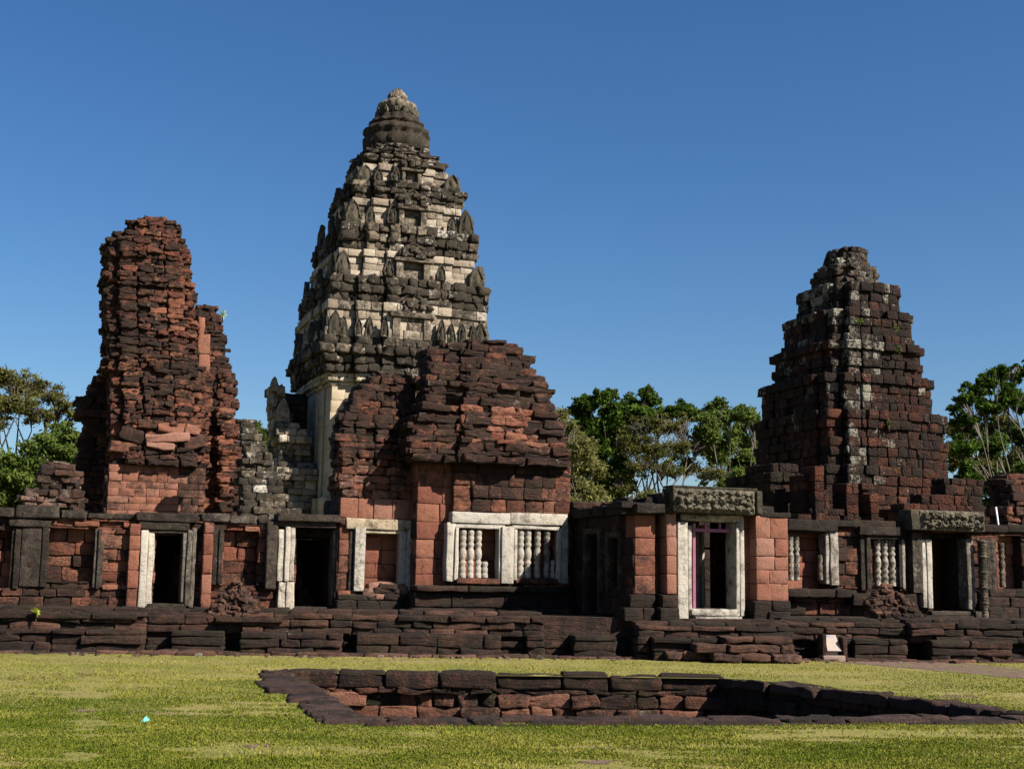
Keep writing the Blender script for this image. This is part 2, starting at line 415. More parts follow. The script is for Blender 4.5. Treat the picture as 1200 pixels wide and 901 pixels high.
def rows_at(rows, z):
    if z <= rows[0][0]: return rows[0][1:]
    for a, b in zip(rows, rows[1:]):
        if z <= b[0]:
            t = (z - a[0]) / max(1e-6, b[0] - a[0]); return [x + (y - x) * t for x, y in zip(a[1:], b[1:])]
    return rows[-1][1:]
def px_rows(F, spec, step=True):
    """spec rows top to bottom: (py, L, E, R, wf, dmin, dmax) -> (z,u0,u1,wb,wf) bottom to top"""
    out = []
    for (py, L, E, R_, wf, dmin, dmax) in spec:
        u0, z = F.hit(E, py, wf); u1, _ = F.hit(R_, py, wf)
        _, z = F.hit((E + R_) / 2, py, wf)
        wb, _ = F.hitu(L, py, u0)
        dep = min(max(wf - wb, dmin), dmax) if L < E else dmin
        out.append((z, u0, u1, wf - dep, wf))
    return sorted(out)
def ruin(mb, F, spec, z0, col, ch=(.22, .36), bays=(), sides='flr', jit=.06, **kw):
    rows = px_rows(F, spec); z = z0; top = rows[-1][0]
    while z < top - .03:
        h = min(rnd.uniform(*ch), top - z)
        if top - z - h < .08: h = top - z
        u0, u1, wb, wf = rows_at(rows, z + h / 2)
        j = lambda s=1: rnd.gauss(0, jit) * s
        pl = poly(u0 + j(), u1 + j(), wb, wf + j(.7), bays, sides)
        course(mb, F, pl, z, z + h, col, **kw); z += h
    return rows

def relief(mb, F, u0, u1, z0, z1, w, amp=.06, fr=9.0, col=(.6, .3, .3), seed=0.0):
    nu = max(8, int((u1 - u0) / .015)); nz = max(5, int((z1 - z0) / .015)); vs = []
    for j in range(nz + 1):
        for i in range(nu + 1):
            u = u0 + (u1 - u0) * i / nu; z = z0 + (z1 - z0) * j / nz
            q = Vector((u * fr, z * fr, seed)); q2 = q + Vector((mn.noise(q * .6), mn.noise(q * .6 + Vector((5, 5, 5))), 0)) * 1.6
            v = abs(math.sin(q2.x) * math.sin(q2.y)) ** .6 + .4 * mn.noise(q * 2.5)
            e = min(1, 6 * min(i / nu, 1 - i / nu) * (u1 - u0) / (z1 - z0), 6 * min(j / nz, 1 - j / nz))
            vs.append(F.P(u, w + amp * v * e, z))
    fs = [(j * (nu + 1) + i, j * (nu + 1) + i + 1, (j + 1) * (nu + 1) + i + 1, (j + 1) * (nu + 1) + i) for j in range(nz) for i in range(nu)]
    mb.add(vs, fs, col)
def boxes(F, w, th, items, mat, name, parent, col=(.6, .1, .2), r=.02, amp=.009, n=5):
    mb = MB(n)
    for it in items:
        a, b, t, bo = it[:4]; dw = it[4] if len(it) > 4 else 0; tt = it[5] if len(it) > 5 else th
        u0, u1, z0, z1 = F.rect(w + dw, a, b, t, bo)
        c = it[6] if len(it) > 6 else (col[0] + rnd.uniform(-.2, .15), col[1] + .18 + rnd.uniform(-.15, .15), col[2])
        mb.fblk(F, u0, u1, w + dw - tt, w + dw, z0, z1, c, r, amp)
    return mb.build(name, mat, parent)

# balusters -------------------------------------------------------------
BP = [(.85, 0), (1, .02), (1, .10), (.8, .12), (.95, .15), (.95, .22), (.7, .25), (.98, .29), (1.02, .33), (.72, .37), (.72, .38), (.95, .42), (1.1, .5), (.95, .58), (.72, .62), (.72, .63), (1.02, .67), (.98, .71), (.7, .75), (.95, .78), (.95, .85), (.8, .88), (1, .9), (1, .98), (.85, 1)]
_bal = {}
def baluster(F, w, px, pyT, pyB, rpx, mat, parent, col=(.6, .15, .25)):
    u, z1 = F.hit(px, pyT, w); _, z0 = F.hit(px, pyB, w)
    d = (F.P(u, w, z0) - CAM).length; r = rpx * d / FPX; p = F.P(u, w, z0)
    key = mat.name
    full = 1.0
    mb = MB(); mb.lathe(p, [(r * a, (z1 - z0) * z) for a, z in BP], 14, (col[0] + rnd.uniform(-.25, .2), col[1] + rnd.uniform(-.1, .25), col[2]))
    return mb.build('baluster', mat, parent, origin=p)
def stub(F, w, px, pyT, pyB, rpx, mat, parent, col=(.5, .3, .2)):
    u, z1 = F.hit(px, pyT, w); _, z0 = F.hit(px, pyB, w); d = (F.P(u, w, z0) - CAM).length; r = rpx * d / FPX; p = F.P(u, w, z0)
    mb = MB(); mb.lathe(p, [(r * a, (z1 - z0) * z * 2.6) for a, z in BP[:10]], 14, col)
    return mb.build('baluster', mat, parent, origin=p)

# ================================================================ GALLERY FACADE
ZP = .86                                   # platform height
# --- left wing of the gallery
WL = -1.0
def hol(F, w, l): return [F.rect(w, *h) for h in l]
c_wall = cfun(.45, .3, .62, .7, .1, .3, .9)
c_redw = cfun(.5, .35, .24, .6, .08, .25, 1.2)
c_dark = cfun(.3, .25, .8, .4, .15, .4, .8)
c_mix = cfun(.5, .3, .45, .9, .15, .4, .9)
def mixed(reds):
    """wall colour: clean red where the photo shows bare red blocks, lichen-dark elsewhere; reds = [(px0,px1,py0,py1)] in frame coords (u0,u1,z0,z1)"""
    def f(p):
        for (F, u0, u1, z0, z1) in reds:
            d = p - F.O; u = F.eu.dot(d)
            if u0 < u < u1 and z0 < p[2] < z1: return c_redw(p)
        return c_wall(p)
    return f
def reds(F, w, l): return [(F,) + F.rect(w, *h) for h in l]

def gallery_left():
    t = thing('gallery_wall', 'long low red and black gallery wall left of the roofless pavilion, with two dark doorways', 'gallery wall', FA.P(FA.hit(200, 765, WL)[0], WL, 0))
    u0 = FA.hit(-90, 690, WL)[0]; u1 = FA.hit(402, 690, WL)[0]; zt = FA.hit(200, 611, WL)[1]
    mb = MB(5)
    H = hol(FA, WL, [(180, 214, 628, 760), (346, 391, 618, 760), (-25, 14, 622, 689), (56, 110, 619, 681), (262, 302, 622, 686)])
    cr = mixed(reds(FA, WL, [(118, 142, 615, 692), (148, 164, 620, 690), (236, 250, 640, 690), (262, 330, 615, 660)]))
    wall(mb, FA, WL, u0, u1, ZP, zt, cr, H, (.22, .34), (.28, .6), .5, .03, .02, .014, .5)
    mb.build('masonry', m_red, t)
    mb = MB(5)   # recessed infill of the blind windows
    cr = mixed(reds(FA, WL - .3, [(-25, 12, 640, 690), (82, 92, 618, 634), (94, 106, 626, 648), (262, 302, 628, 650)]))
    for h in H[2:]: wall(mb, FA, WL - .28, h[0] - .02, h[1] + .02, h[2] - .02, h[3] + .02, cr, (), (.25, .34), (.3, .6), .3, .03, .03, .015, 0)
    mb.build('window_infill', m_red, t)
    mb = MB(3)   # capping course, mossy slabs
    x = u0
    while x < u1:
        n = x + rnd.uniform(.4, 1.2); z = zt + rnd.uniform(-.01, .02); hh = rnd.choice((.12, .18, .21, .25))
        mb.fblk(FA, x + .01, min(n, u1) - .01, WL - .62, WL + .1 + rnd.uniform(-.07, .06), z, z + hh, (rnd.uniform(.2, .9), rnd.uniform(.3, .8), rnd.uniform(.1, .5)), .04, .03, .008); x = n
    mb.build('capping', m_old, t)
    # projecting piers
    mb = MB(5)
    for (a, b, tp, bo, dw) in ((150, 163, 613, 708, .24), (237, 249, 612, 712, .24), (-60, -40, 612, 700, .2)):
        q = FA.rect(WL + dw, a, b, tp, bo)
        wall(mb, FA, WL + dw, q[0], q[1], ZP, q[3], cfun(.5, .25, .22, .5, .1, .3, 1.2), (), (.3, .5), (1, 2), .35, .012, .02, .008, 0)
    mb.build('pier', m_redclean, t)
    # slab pilasters beside the blind windows
    boxes(FA, WL + .07, .2, [(24, 48, 616, 687), (16, 23, 620, 690, .02), (48, 56, 616, 688, .03), (12, 17, 621, 690, -.05), (10, 60, 609, 617, .05)], m_old, 'window_frame', t, (.35, .5, .3))
    boxes(FA, WL + .06, .2, [(110, 114, 620, 688, .02), (114, 118, 620, 690, .07), (117, 121, 624, 688)], m_old, 'window_frame', t, (.55, .3, .45))
    boxes(FA, WL + .06, .2, [(249, 256, 618, 686, .02), (256, 261, 620, 684, .06)], m_old, 'window_frame', t, (.35, .4, .35))
    # first door frame
    f = boxes(FA, WL + .12, .45, [(163.5, 172, 621, 712, .05), (172, 179.5, 624, 711)], m_white, 'door_frame', t, (.75, .05, .4))
    boxes(FA, WL + .12, .45, [(213, 218, 624, 706), (218, 224, 620, 710, .04), (224, 229, 618, 712, -.05)], m_old, 'jamb', f, (.8, .2, .5))
    boxes(FA, WL + .14, .6, [(163, 222, 611, 621, .02), (166, 222, 621, 625, -.03), (160, 232, 601, 611, .05)], m_old, 'lintel', f, (.3, .5, .3))
    boxes(FA, WL + .14, .5, [(172, 218, 707, 713), (168, 224, 713, 719, .08)], m_old, 'sill', f, (.5, .4, .3))
    boxes(FA, WL - 2.2, .3, [(196, 218, 690, 720), (199, 203, 655, 700), (204, 215, 650, 690, .2)], m_old, 'inner_step', f, (.6, .3, .3))
    # second door frame
    f = boxes(FA, WL + .16, .45, [(326, 334, 620, 681, .0), (334, 340, 617, 681, .05), (340, 345.5, 613, 681, .02)], m_white, 'door_frame', t, (.8, .0, .4))
    boxes(FA, WL + .16, .45, [(326, 336, 682, 712, .02), (335, 345, 682, 715, .05)], m_white, 'jamb', f, (.85, .1, .3))
    boxes(FA, WL + .12, .45, [(390, 394, 620, 710), (394, 398, 618, 712, .05), (398.5, 403, 615, 700, .1), (403.5, 408, 614, 696, .05)], m_white, 'jamb', f, (.15, .55, .3))
    boxes(FA, WL + .2, .6, [(326, 396, 611, 618, .0), (326, 400, 602, 611, .12)], m_old, 'lintel', f, (.4, .3, .3))
    boxes(FA, WL + .2, .6, [(345, 390, 711, 716), (330, 398, 716, 722, .1)], m_old, 'sill', f, (.5, .3, .4))
    mb = MB(3); mb.fblk(FA, *FA.rect(WL + .2, 312, 325, 611, 690)[:2], WL - .2, WL + .2, *FA.rect(WL + .2, 312, 325, 611, 690)[2:], (.4, .4, .3), .03, .01)
    q = FA.rect(WL + .2, 313, 324, 612, 689); relief(mb, FA, q[0], q[1], q[2], q[3], WL + .205, .05, 14, (.5, .4, .4), 1)
    mb.build('carved_pilaster', m_old, t)
    # gallery interior: back wall, unseen slab added to shade the doorways
    mb = MB(3)
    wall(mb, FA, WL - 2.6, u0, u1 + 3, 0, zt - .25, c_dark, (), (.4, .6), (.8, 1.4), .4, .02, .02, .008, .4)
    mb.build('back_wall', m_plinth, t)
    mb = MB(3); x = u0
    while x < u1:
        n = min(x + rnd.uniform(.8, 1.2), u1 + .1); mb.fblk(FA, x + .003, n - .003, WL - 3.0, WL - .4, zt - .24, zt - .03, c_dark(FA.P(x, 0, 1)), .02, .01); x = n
    mb.build('added_shade_slab', m_plinth, t)
    # stacked stones inside the second door
    mb = MB(5)
    for (a, b, tp, bo) in ((347, 353, 655, 668), (347, 355, 674, 690), (350, 362, 690, 700), (347, 370, 700, 712)):
        q = FA.rect(WL - 1.3, a, b, tp, bo); mb.fblk(FA, q[0], q[1], WL - 1.8, WL - 1.3, q[2], q[3], (.6, .4, .2), .04, .02)
    mb.build('inner_blocks', m_plinth, t)
    return t
gallery_left()

# --- roofless red pavilion in the middle
def px_col(F, w, dark_above, noise_=.5, base=.1):
    """dark lichen above the given pixel row, bare red below"""
    _, z = F.hit(550, dark_above, w)
    return lambda p: (.5 if p[2] > z else 0)
def pavilion():
    t = thing('ruined_pavilion', 'roofless red sandstone pavilion with blackened ragged top and white framed windows, mid wall', 'ruin', FA.P(FA.hit(540, 765, 0)[0], 0, 0))
    z545 = FA.hit(560, 543, 0)[1]; z610 = FA.hit(560, 600, 0)[1]
    # window wall
    w = 0.0; mb = MB(5)
    u0 = FA.hit(530, 650, w)[0]; u1 = FA.hit(667, 650, w)[0]
    H = hol(FA, w, [(535, 586, 600, 684), (604, 656, 602, 684)])
    zs = FA.hit(600, 688, w)[1]
    def cband(p):
        r, g, b = c_redw(p)
        n = mn.noise(Vector((p[0] * 1.1, p[1] * 1.1, p[2] * 1.5)))
        return (r, g + .2 + max(0, n) * .9 + (.35 if p[2] > z545 - .25 else 0), b)
    wall(mb, FA, w, u0, u1, ZP, z545, cband, H, (.24, .34), (.3, .62), .7, .03, .025, .016, .7)
    mb.build('window_wall', m_red, t)
    # corner pier (left), clean red ashlar, slightly behind
    mb = MB(5); w2 = -.22; a, b = FA.hit(487.5, 640, w2)[0], FA.hit(532, 640, w2)[0]
    wall(mb, FA, w2, a, b, ZP, z545, cfun(.45, .22, .12, .35, .0, .2, 1.4, lambda p: .35 if p[2] > z610 + .5 else 0), (), (.36, .5), (.42, .75), .6, .012, .018, .007, .6)
    wf = Frame(FA.P(a, 0, 0)[:2], YAW - rad(90))    # its left face
    wall(mb, wf, 0, w2 - 2.4, w2 - .02, ZP, z545, c_wall, (), (.36, .5), (.5, .8), .4, .02, .02, .01, .4)
    mb.build('corner_pier', m_redclean, t)
    # upper masonry of the right part
    mb = MB(5)
    spec = [(401, 546, 549, 604, -1.2, 1, 1.6), (406, 545, 548, 611, -1.2, 1, 1.6), (407, 520, 524, 611, -1.1, 1, 1.8), (413, 518, 524, 612, -1.1, 1, 1.8), (414, 500, 504, 624, -1.0, 1, 2), (426, 496, 504, 626, -.9, 1.2, 2.4), (428, 496, 504, 632, -.8, 1.2, 2.4), (437, 492, 504, 632, -.7, 1.2, 2.4), (438, 490, 502, 644, -.6, 1.2, 2.6),
            (466, 486, 502, 643, -.4, 1.2, 2.6), (468, 484, 500, 650, -.35, 1.5, 2.6), (490, 482, 490, 657, -.2, 1.5, 2.8), (496, 480, 486, 660, -.1, 1.5, 2.8), (515, 478, 484, 668, .05, 1.8, 3), (519, 478, 482, 668, .2, 1.8, 3), (538, 478, 482, 667, .25, 2, 3), (546, 482, 487, 666, .05, 2, 3)]
    def cup(p):
        d = p - FA.O; u = FA.eu.dot(d); r, g, b = c_mix(p)
        uu = (u - u0) / (u1 - u0); zz = (p[2] - z545)
        redz = .45 < zz < 1.45 and uu > -.05 and mn.noise(Vector(p) * 1.6) > -.15
        return (r, (.32 if redz else .86) + rnd.gauss(0, .12), b + .12)
    ruin(mb, FA, spec, z545 - .02, cup, (.11, .22), ((.42, .16),), 'f', .05, bw=(.28, .75), off=.055, r=.03, amp=.03, depth=.55, miss=.03, tilt=.035)
    mb.build('upper_masonry', m_red, t)
    # left, lower part
    mb = MB(5); w3 = -.75
    a = FA.hit(397, 640, w3)[0]; b = FA.hit(489, 640, w3)[0]; z585 = FA.hit(440, 584, w3)[1]; z608 = FA.hit(440, 608, w3)[1]
    H = hol(FA, w3, [(427, 470, 617, 692)])
    wall(mb, FA, w3, a, b, ZP, z608, cfun(.45, .2, .4, .6, .1, .2, 1), H, (.3, .42), (.3, .6), .5, .02, .02, .01, .5)
    wall(mb, FA, w3, a, b, z608, z585, cfun(.75, .2, .1, .3, .0, .2, 1), (), (.5, .6), (.34, .5), .5, .012, .02, .006, .5)
    wl = Frame(FA.P(a, 0, 0)[:2], YAW - rad(90))
    wall(mb, wl, 0, w3 - 1.9, w3 - .02, ZP, z585, c_dark, (), (.3, .42), (.4, .7), .4, .03, .02, .01, .4)
    q = FA.rect(w3 - .3, 427, 472, 615, 694)
    wall(mb, FA, w3 - .32, q[0] - .05, q[1] + .05, q[2], q[3], cfun(.35, .2, .08, .2, 0, .1, 1), (), (.22, .34), (.3, .5), .3, .012, .02, .006, 0)
    mb.build('side_masonry', m_redclean, t)
    mb = MB(5)
    spec = [(440, 447, 450, 482, -1.6, .8, 1.2), (452, 421, 424, 487, -1.5, .8, 1.4), (470, 411, 415, 487, -1.35, .8, 1.4), (484, 402, 408, 487, -1.2, 1, 1.5), (488, 396, 404, 489, -1.1, 1, 1.6), (512, 394, 398, 489, -.95, 1, 1.6), (517, 390, 398, 489, -.8, 1, 1.7), (560, 388, 398, 489, -.78, 1, 1.8), (586, 384, 398, 489, -.75, 1, 1.9)]
    z550 = FA.hit(440, 548, w3)[1]
    ruin(mb, FA, spec, z585, lambda p: (lambda c: (c[0] + (.2 if p[2] < z550 else 0), (.80 if p[2] > z550 else .5) + rnd.gauss(0, .12), c[2]))(c_mix(p)), (.15, .24), (), 'f', .04, bw=(.22, .55), off=.045, r=.035, amp=.03, depth=.5, miss=.02, tilt=.03)
    mb.build('side_upper_masonry', m_red, t)
    # pale door frame of the blind doorway
    f = boxes(FA, w3 + .06, .2, [(406, 484, 608, 620.5, .04), (428, 480, 621, 625.5, .0)], m_pillar, 'door_frame', t, (.65, .15, .3))
    boxes(FA, w3 + .06, .3, [(468, 476, 624, 684), (476.5, 483, 620, 692, .03)], m_white, 'jamb', f, (.65, .2, .4))
    boxes(FA, w3 + .04, .25, [(409, 415, 618, 694)], m_old, 'jamb', f, (.6, .5, .3))
    mb = MB(3); q = FA.rect(w3 + .12, 415.5, 428, 617, 693); mb.fblk(FA, q[0], q[1], w3 - .2, w3 + .12, q[2], q[3], (.4, .4, .3), .02, .004)
    relief(mb, FA, q[0] + .01, q[1] - .01, q[2] + .02, q[3] - .02, w3 + .125, .05, 15, (.6, .3, .45), 4); mb.build('carved_pilaster', m_white, f)
    boxes(FA, w3 + .1, .4, [(432, 480, 683, 699), (426, 470, 690, 703, .06)], m_redclean, 'sill', f, (.85, .15, .3), .06, .03, 5)
    boxes(FA, w3 + .2, .35, [(440, 470, 689, 696), (444, 466, 684, 690), (432, 442, 697, 703), (450, 476, 697, 704)], m_plinth, 'loose_stone', t, (.5, .6, .3), .05, .03, 5)
    # white double window frames
    wf_ = .07
    for k, (x0, x1, o0, o1, post) in enumerate(((523.5, 604, 537.5, 584.5, 0), (586, 665, 606.5, 652.5, 1))):
        f = boxes(FA, wf_, .3, ([(530, 598.5, 600.3, 613.5, .03), (532, 592, 614, 619, .0), (523.5, 533, 612, 681, .0), (533, 537.5, 618, 680, .04)] if k == 0 else
                              [(599, 665.5, 601.5, 615, .035), (600, 656, 615.5, 620.5, .0), (653, 658, 620, 682, .03), (658, 666, 614, 684, .0)]), m_white, 'window_frame', t, (.75, .02, .35))
        boxes(FA, wf_, .3, [(584.5, 588, 619, 682, .04), (588, 602.5, 617, 683.5, .09), (602.5, 606.5, 620, 680, .04)] if k == 0 else [], m_white, 'mullion', f, (.8, .0, .3)) if k == 0 else None
        boxes(FA, wf_ + .02, .3, [(o0 - 2, o1 + 2, 677.5, 684, .02)], m_redclean, 'sill', f, (.3, .3, .3))
        for x in ((543, 552, 561) if k == 0 else (610.5, 619, 630, 641)):
            baluster(FA, -.06, x, 620.5, 677.5, 3.9, m_white, f, (.55 if x != 619 else .35, .1 if x < 640 else .4, .35))  # rightmost full baluster painted darker for the shadow over it
        if k == 0: stub(FA, -.06, 568, 657, 677.5, 3.9, m_white, f)
        else: stub(FA, -.06, 648, 655, 677.5, 3.6, m_white, f)
    mb = MB(5)
    for h in H[:0] or hol(FA, w - .4, [(533, 590, 600, 684), (601, 662, 600, 684)]):
        wall(mb, FA, w - .42, h[0] - .05, h[1] + .05, h[2], h[3], cfun(.4, .2, .05, .2, 0, .1, 1), (), (.4, .55), (.5, .8), .3, .01, .02, .005, 0)
    mb.build('window_infill', m_redclean, t)
    # base mouldings
    mb = MB(5)
    for (a, b, tp, bo, dw) in ((488, 668, 687, 694, .25), (486, 672, 695, 712, .1), (484, 672, 713, 720, .38)):
        q = FA.rect(dw, a, b, tp, bo); wall(mb, FA, dw, q[0], q[1], q[2], q[3], c_dark, (), (.5, .6), (.7, 1.5), .6, .02, .03, .014, 0)
    for (a, b, tp, bo, dw) in ((396, 488, 697, 704, -.55), (394, 488, 704, 722, -.35)):
        q = FA.rect(dw, a, b, tp, bo); wall(mb, FA, dw, q[0], q[1], q[2], q[3], c_dark, (), (.5, .6), (.4, .9), .5, .03, .03, .014, 0)
    mb.build('base_moulding', m_plinth, t)
    # dark core behind
    mb = MB(3); uL = FA.hit(420, 640, w3)[0]
    wall(mb, FA, -3.0, uL, u1, 0, z585, c_dark, (), (.4, .6), (.7, 1.2), .4, .02, .02, .01, .4)
    wr = Frame(FA.P(u1, 0, 0)[:2], YAW + rad(90))
    wall(mb, wr, 0, -.02 - 3.0 + 3.0, 3.0, ZP, z545, c_mix, (), (.24, .34), (.35, .7), .4, .03, .02, .012, .4)
    mb.build('rear_masonry', m_red, t)
    return t
pavilion()

# --- gate porch
WG = 3.4
def gate():
    uS = FA.hit(744, 660, WG)[0]
    t = thing('gate_porch', 'projecting gate porch with carved lintel, tall white jambs and purple metal door frame', 'gate', FA.P(FA.hit(840, 765, WG)[0], WG, 0))
    ztA = FA.hit(755, 602, WG)[1]; zg = ZP
    mb = MB(5)
    q = FA.rect(WG, 744, 768, 603, 696)
    wall(mb, FA, WG, q[0], q[1], q[2], q[3], c_redw, (), (.36, .46), (.9, 1), .5, .01, .02, .006, .5)
    q = FA.rect(WG - .25, 768, 784, 603, 700); wall(mb, FA, WG - .25, q[0], q[1], q[2], q[3], c_mix, (), (.36, .46), (.5, .8), .4, .01, .02, .006, .4)
    q = FA.rect(WG + .2, 781, 793, 600, 696); wall(mb, FA, WG + .2, q[0], q[1], q[2], q[3], cfun(.75, .2, .1, .3, 0, .2, 1), (), (.38, .46), (.9, 1), .5, .01, .02, .006, .5)
    q = FA.rect(WG - .1, 868, 888, 600, 705); wall(mb, FA, WG - .1, q[0], q[1], q[2], q[3], c_mix, (), (.36, .46), (.5, .8), .4, .01, .02, .006, .4)
    q = FA.rect(WG + .2, 886, 924, 604, 704); wall(mb, FA, WG + .2, q[0], q[1], q[2], q[3], cfun(.7, .25, .1, .35, .0, .2, 1.2), (), (.3, .42), (.28, .5), .5, .012, .018, .008, .5)
    uE = q[1]
    fr = Frame(FA.P(uE, 0, 0)[:2], YAW + rad(90)); wall(mb, fr, 0, -WG - .15, -.6, zg, q[3], c_mix, (), (.3, .42), (.4, .7), .4, .02, .02, .008, .4)
    mb.build('masonry', m_redclean, t)
    # dark base blocks
    mb = MB(5)
    for (a, b, tp, bo, dw) in ((739, 769, 697, 712, .1), (732, 768, 712, 728, .2), (776, 796, 697, 712, .3), (773, 797, 712, 728, .36), (884, 905, 704, 730, .3), (905, 926, 704, 716, .3), (903, 928, 716, 730, .4)):
        if a == 884: mb.build('base_blocks', m_plinth, t); mb = MB(5)
        q = FA.rect(WG + dw, a, b, tp, bo); wall(mb, FA, WG + dw, q[0], q[1], q[2], q[3], c_dark, (), (.5, .6), (.4, .7), .6, .02, .03, .012, .5)
    mb.build('base_blocks', m_plinth, t)
    # shaded left side wall with two door frames
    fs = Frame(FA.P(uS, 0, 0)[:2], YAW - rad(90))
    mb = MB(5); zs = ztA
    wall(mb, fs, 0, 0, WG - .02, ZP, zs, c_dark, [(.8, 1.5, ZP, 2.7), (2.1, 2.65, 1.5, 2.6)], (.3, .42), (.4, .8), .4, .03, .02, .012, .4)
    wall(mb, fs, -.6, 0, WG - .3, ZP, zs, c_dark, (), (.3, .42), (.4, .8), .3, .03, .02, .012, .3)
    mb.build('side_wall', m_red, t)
    mb = MB(3)
    for (a, b, z0, z1) in ((.65, .8, ZP, 2.8), (1.5, 1.65, ZP, 2.8), (.65, 1.65, 2.72, 2.85), (1.98, 2.1, 1.4, 2.7), (2.65, 2.77, 1.4, 2.7), (1.98, 2.77, 2.62, 2.74)):
        mb.fblk(fs, a, b, -.1, .08, z0, z1, (.2, .75, .3), .015, .008)  # frames toned dark, the recess's shade painted into their colour
    mb.build('side_door_frame', m_grey, t)
    # capping and cornice
    mb = MB(5)
    for (a, b, tp, bo, dw) in ((728, 791, 588, 596, .12), (728, 791, 596, 603, .04), (735, 742, 582, 589, .0), (868, 908, 592, 604, .15), (892, 928, 600, 606, .26), (776, 790, 577, 603, .22), (756, 765, 583, 589, .05)):
        q = FA.rect(WG + dw, a, b, tp, bo); wall(mb, FA, WG + dw, q[0], q[1], q[2], q[3], c_dark, (), (.5, .6), (.5, 1), .8, .02, .03, .012, 0)
    x = -.1
    while x < WG - .2:
        n = x + rnd.uniform(.5, .9); mb.fblk(fs, x + .01, n - .01, -.6, .12 + rnd.uniform(-.03, .03), zs, zs + rnd.uniform(.2, .26), (.4, .8, .3), .03, .015); x = n
    mb.build('capping', m_old, t)
    # carved lintel
    mb = MB(3); q = FA.rect(WG + .42, 789, 893, 573, 602)
    mb.fblk(FA, q[0], q[1], WG - .15, WG + .42, q[2], q[3], (.4, .5, .3), .02, .006)
    mb.fblk(FA, q[0] + .01, q[1] - .1, WG - .1, WG + .40, q[3] + .001, q[3] + .05, (.4, .6, .3), .02, .01)
    mb.fblk(FA, q[1] - .17, q[1] - .02, WG, WG + .49, q[2] + .02, q[3] - .01, (.4, .5, .3), .02, .006)
    relief(mb, FA, q[0] + .03, q[1] - .19, q[2] + .02, q[3] - .02, WG + .425, .13, 15, (.7, .42, .45), 2)
    mb.build('carved_lintel', m_carved, t)
    # white jambs and sill
    f = boxes(FA, WG + .1, .5, [(794.5, 806.5, 611, 728, .12), (806.5, 811, 615, 722, -.02), (863, 867, 612, 722, .04), (867.5, 872.5, 611, 722, .0), (798, 872, 603, 611, -.04)], m_white, 'door_frame', t, (.85, .12, .35))
    boxes(FA, WG + .1, .5, [(811, 864, 713.5, 721.5, .05), (816, 870, 722, 732, .12)], m_white, 'sill', f, (.7, .25, .3))
    # metal frame inside the opening
    mb = MB(3)
    for (a, b, tp, bo) in ((812, 815.5, 613, 714), (859, 862.5, 613, 714), (815.5, 859, 619.5, 623.5), (826, 829, 613, 619.5), (843, 845, 613, 619.5)):
        q = FA.rect(WG - .05, a, b, tp, bo); mb.fblk(FA, q[0], q[1], WG - .12, WG - .05, q[2], q[3], (.5, .1, .1), .008, 0)
    mb.build('metal_frame', flat('purple_paint', (.21, .075, .12), .5, 0, .35), t, smooth=False)
    # interior
    mb = MB(3)
    a, b = FA.hit(790, 660, WG)[0], FA.hit(888, 660, WG)[0]
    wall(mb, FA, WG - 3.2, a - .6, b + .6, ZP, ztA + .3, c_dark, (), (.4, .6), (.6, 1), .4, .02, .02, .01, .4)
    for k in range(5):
        y = WG - .35 - k * .62; mb.fblk(FA, a - .3, b + .3, y - .6, y - .005, ztA - .02 + .2, ztA + .4, (.3, .9, .1), .02, .01)  # ceiling slabs added to keep the gate interior dark
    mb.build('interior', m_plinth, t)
    mb = MB(3)
    for (x0, x1) in ((817, 820), (823, 826)):
        q = FA.rect(WG - 1.7, x0, x1, 615, 712); mb.fblk(FA, q[0], q[1], WG - 1.9, WG - 1.7, q[2], q[3], (.7, .2, .3), .02, .005)
    mb.build('inner_jamb', m_white, f)
    # low wall top pieces to the left (between pavilion and gate)
    return t
gate()

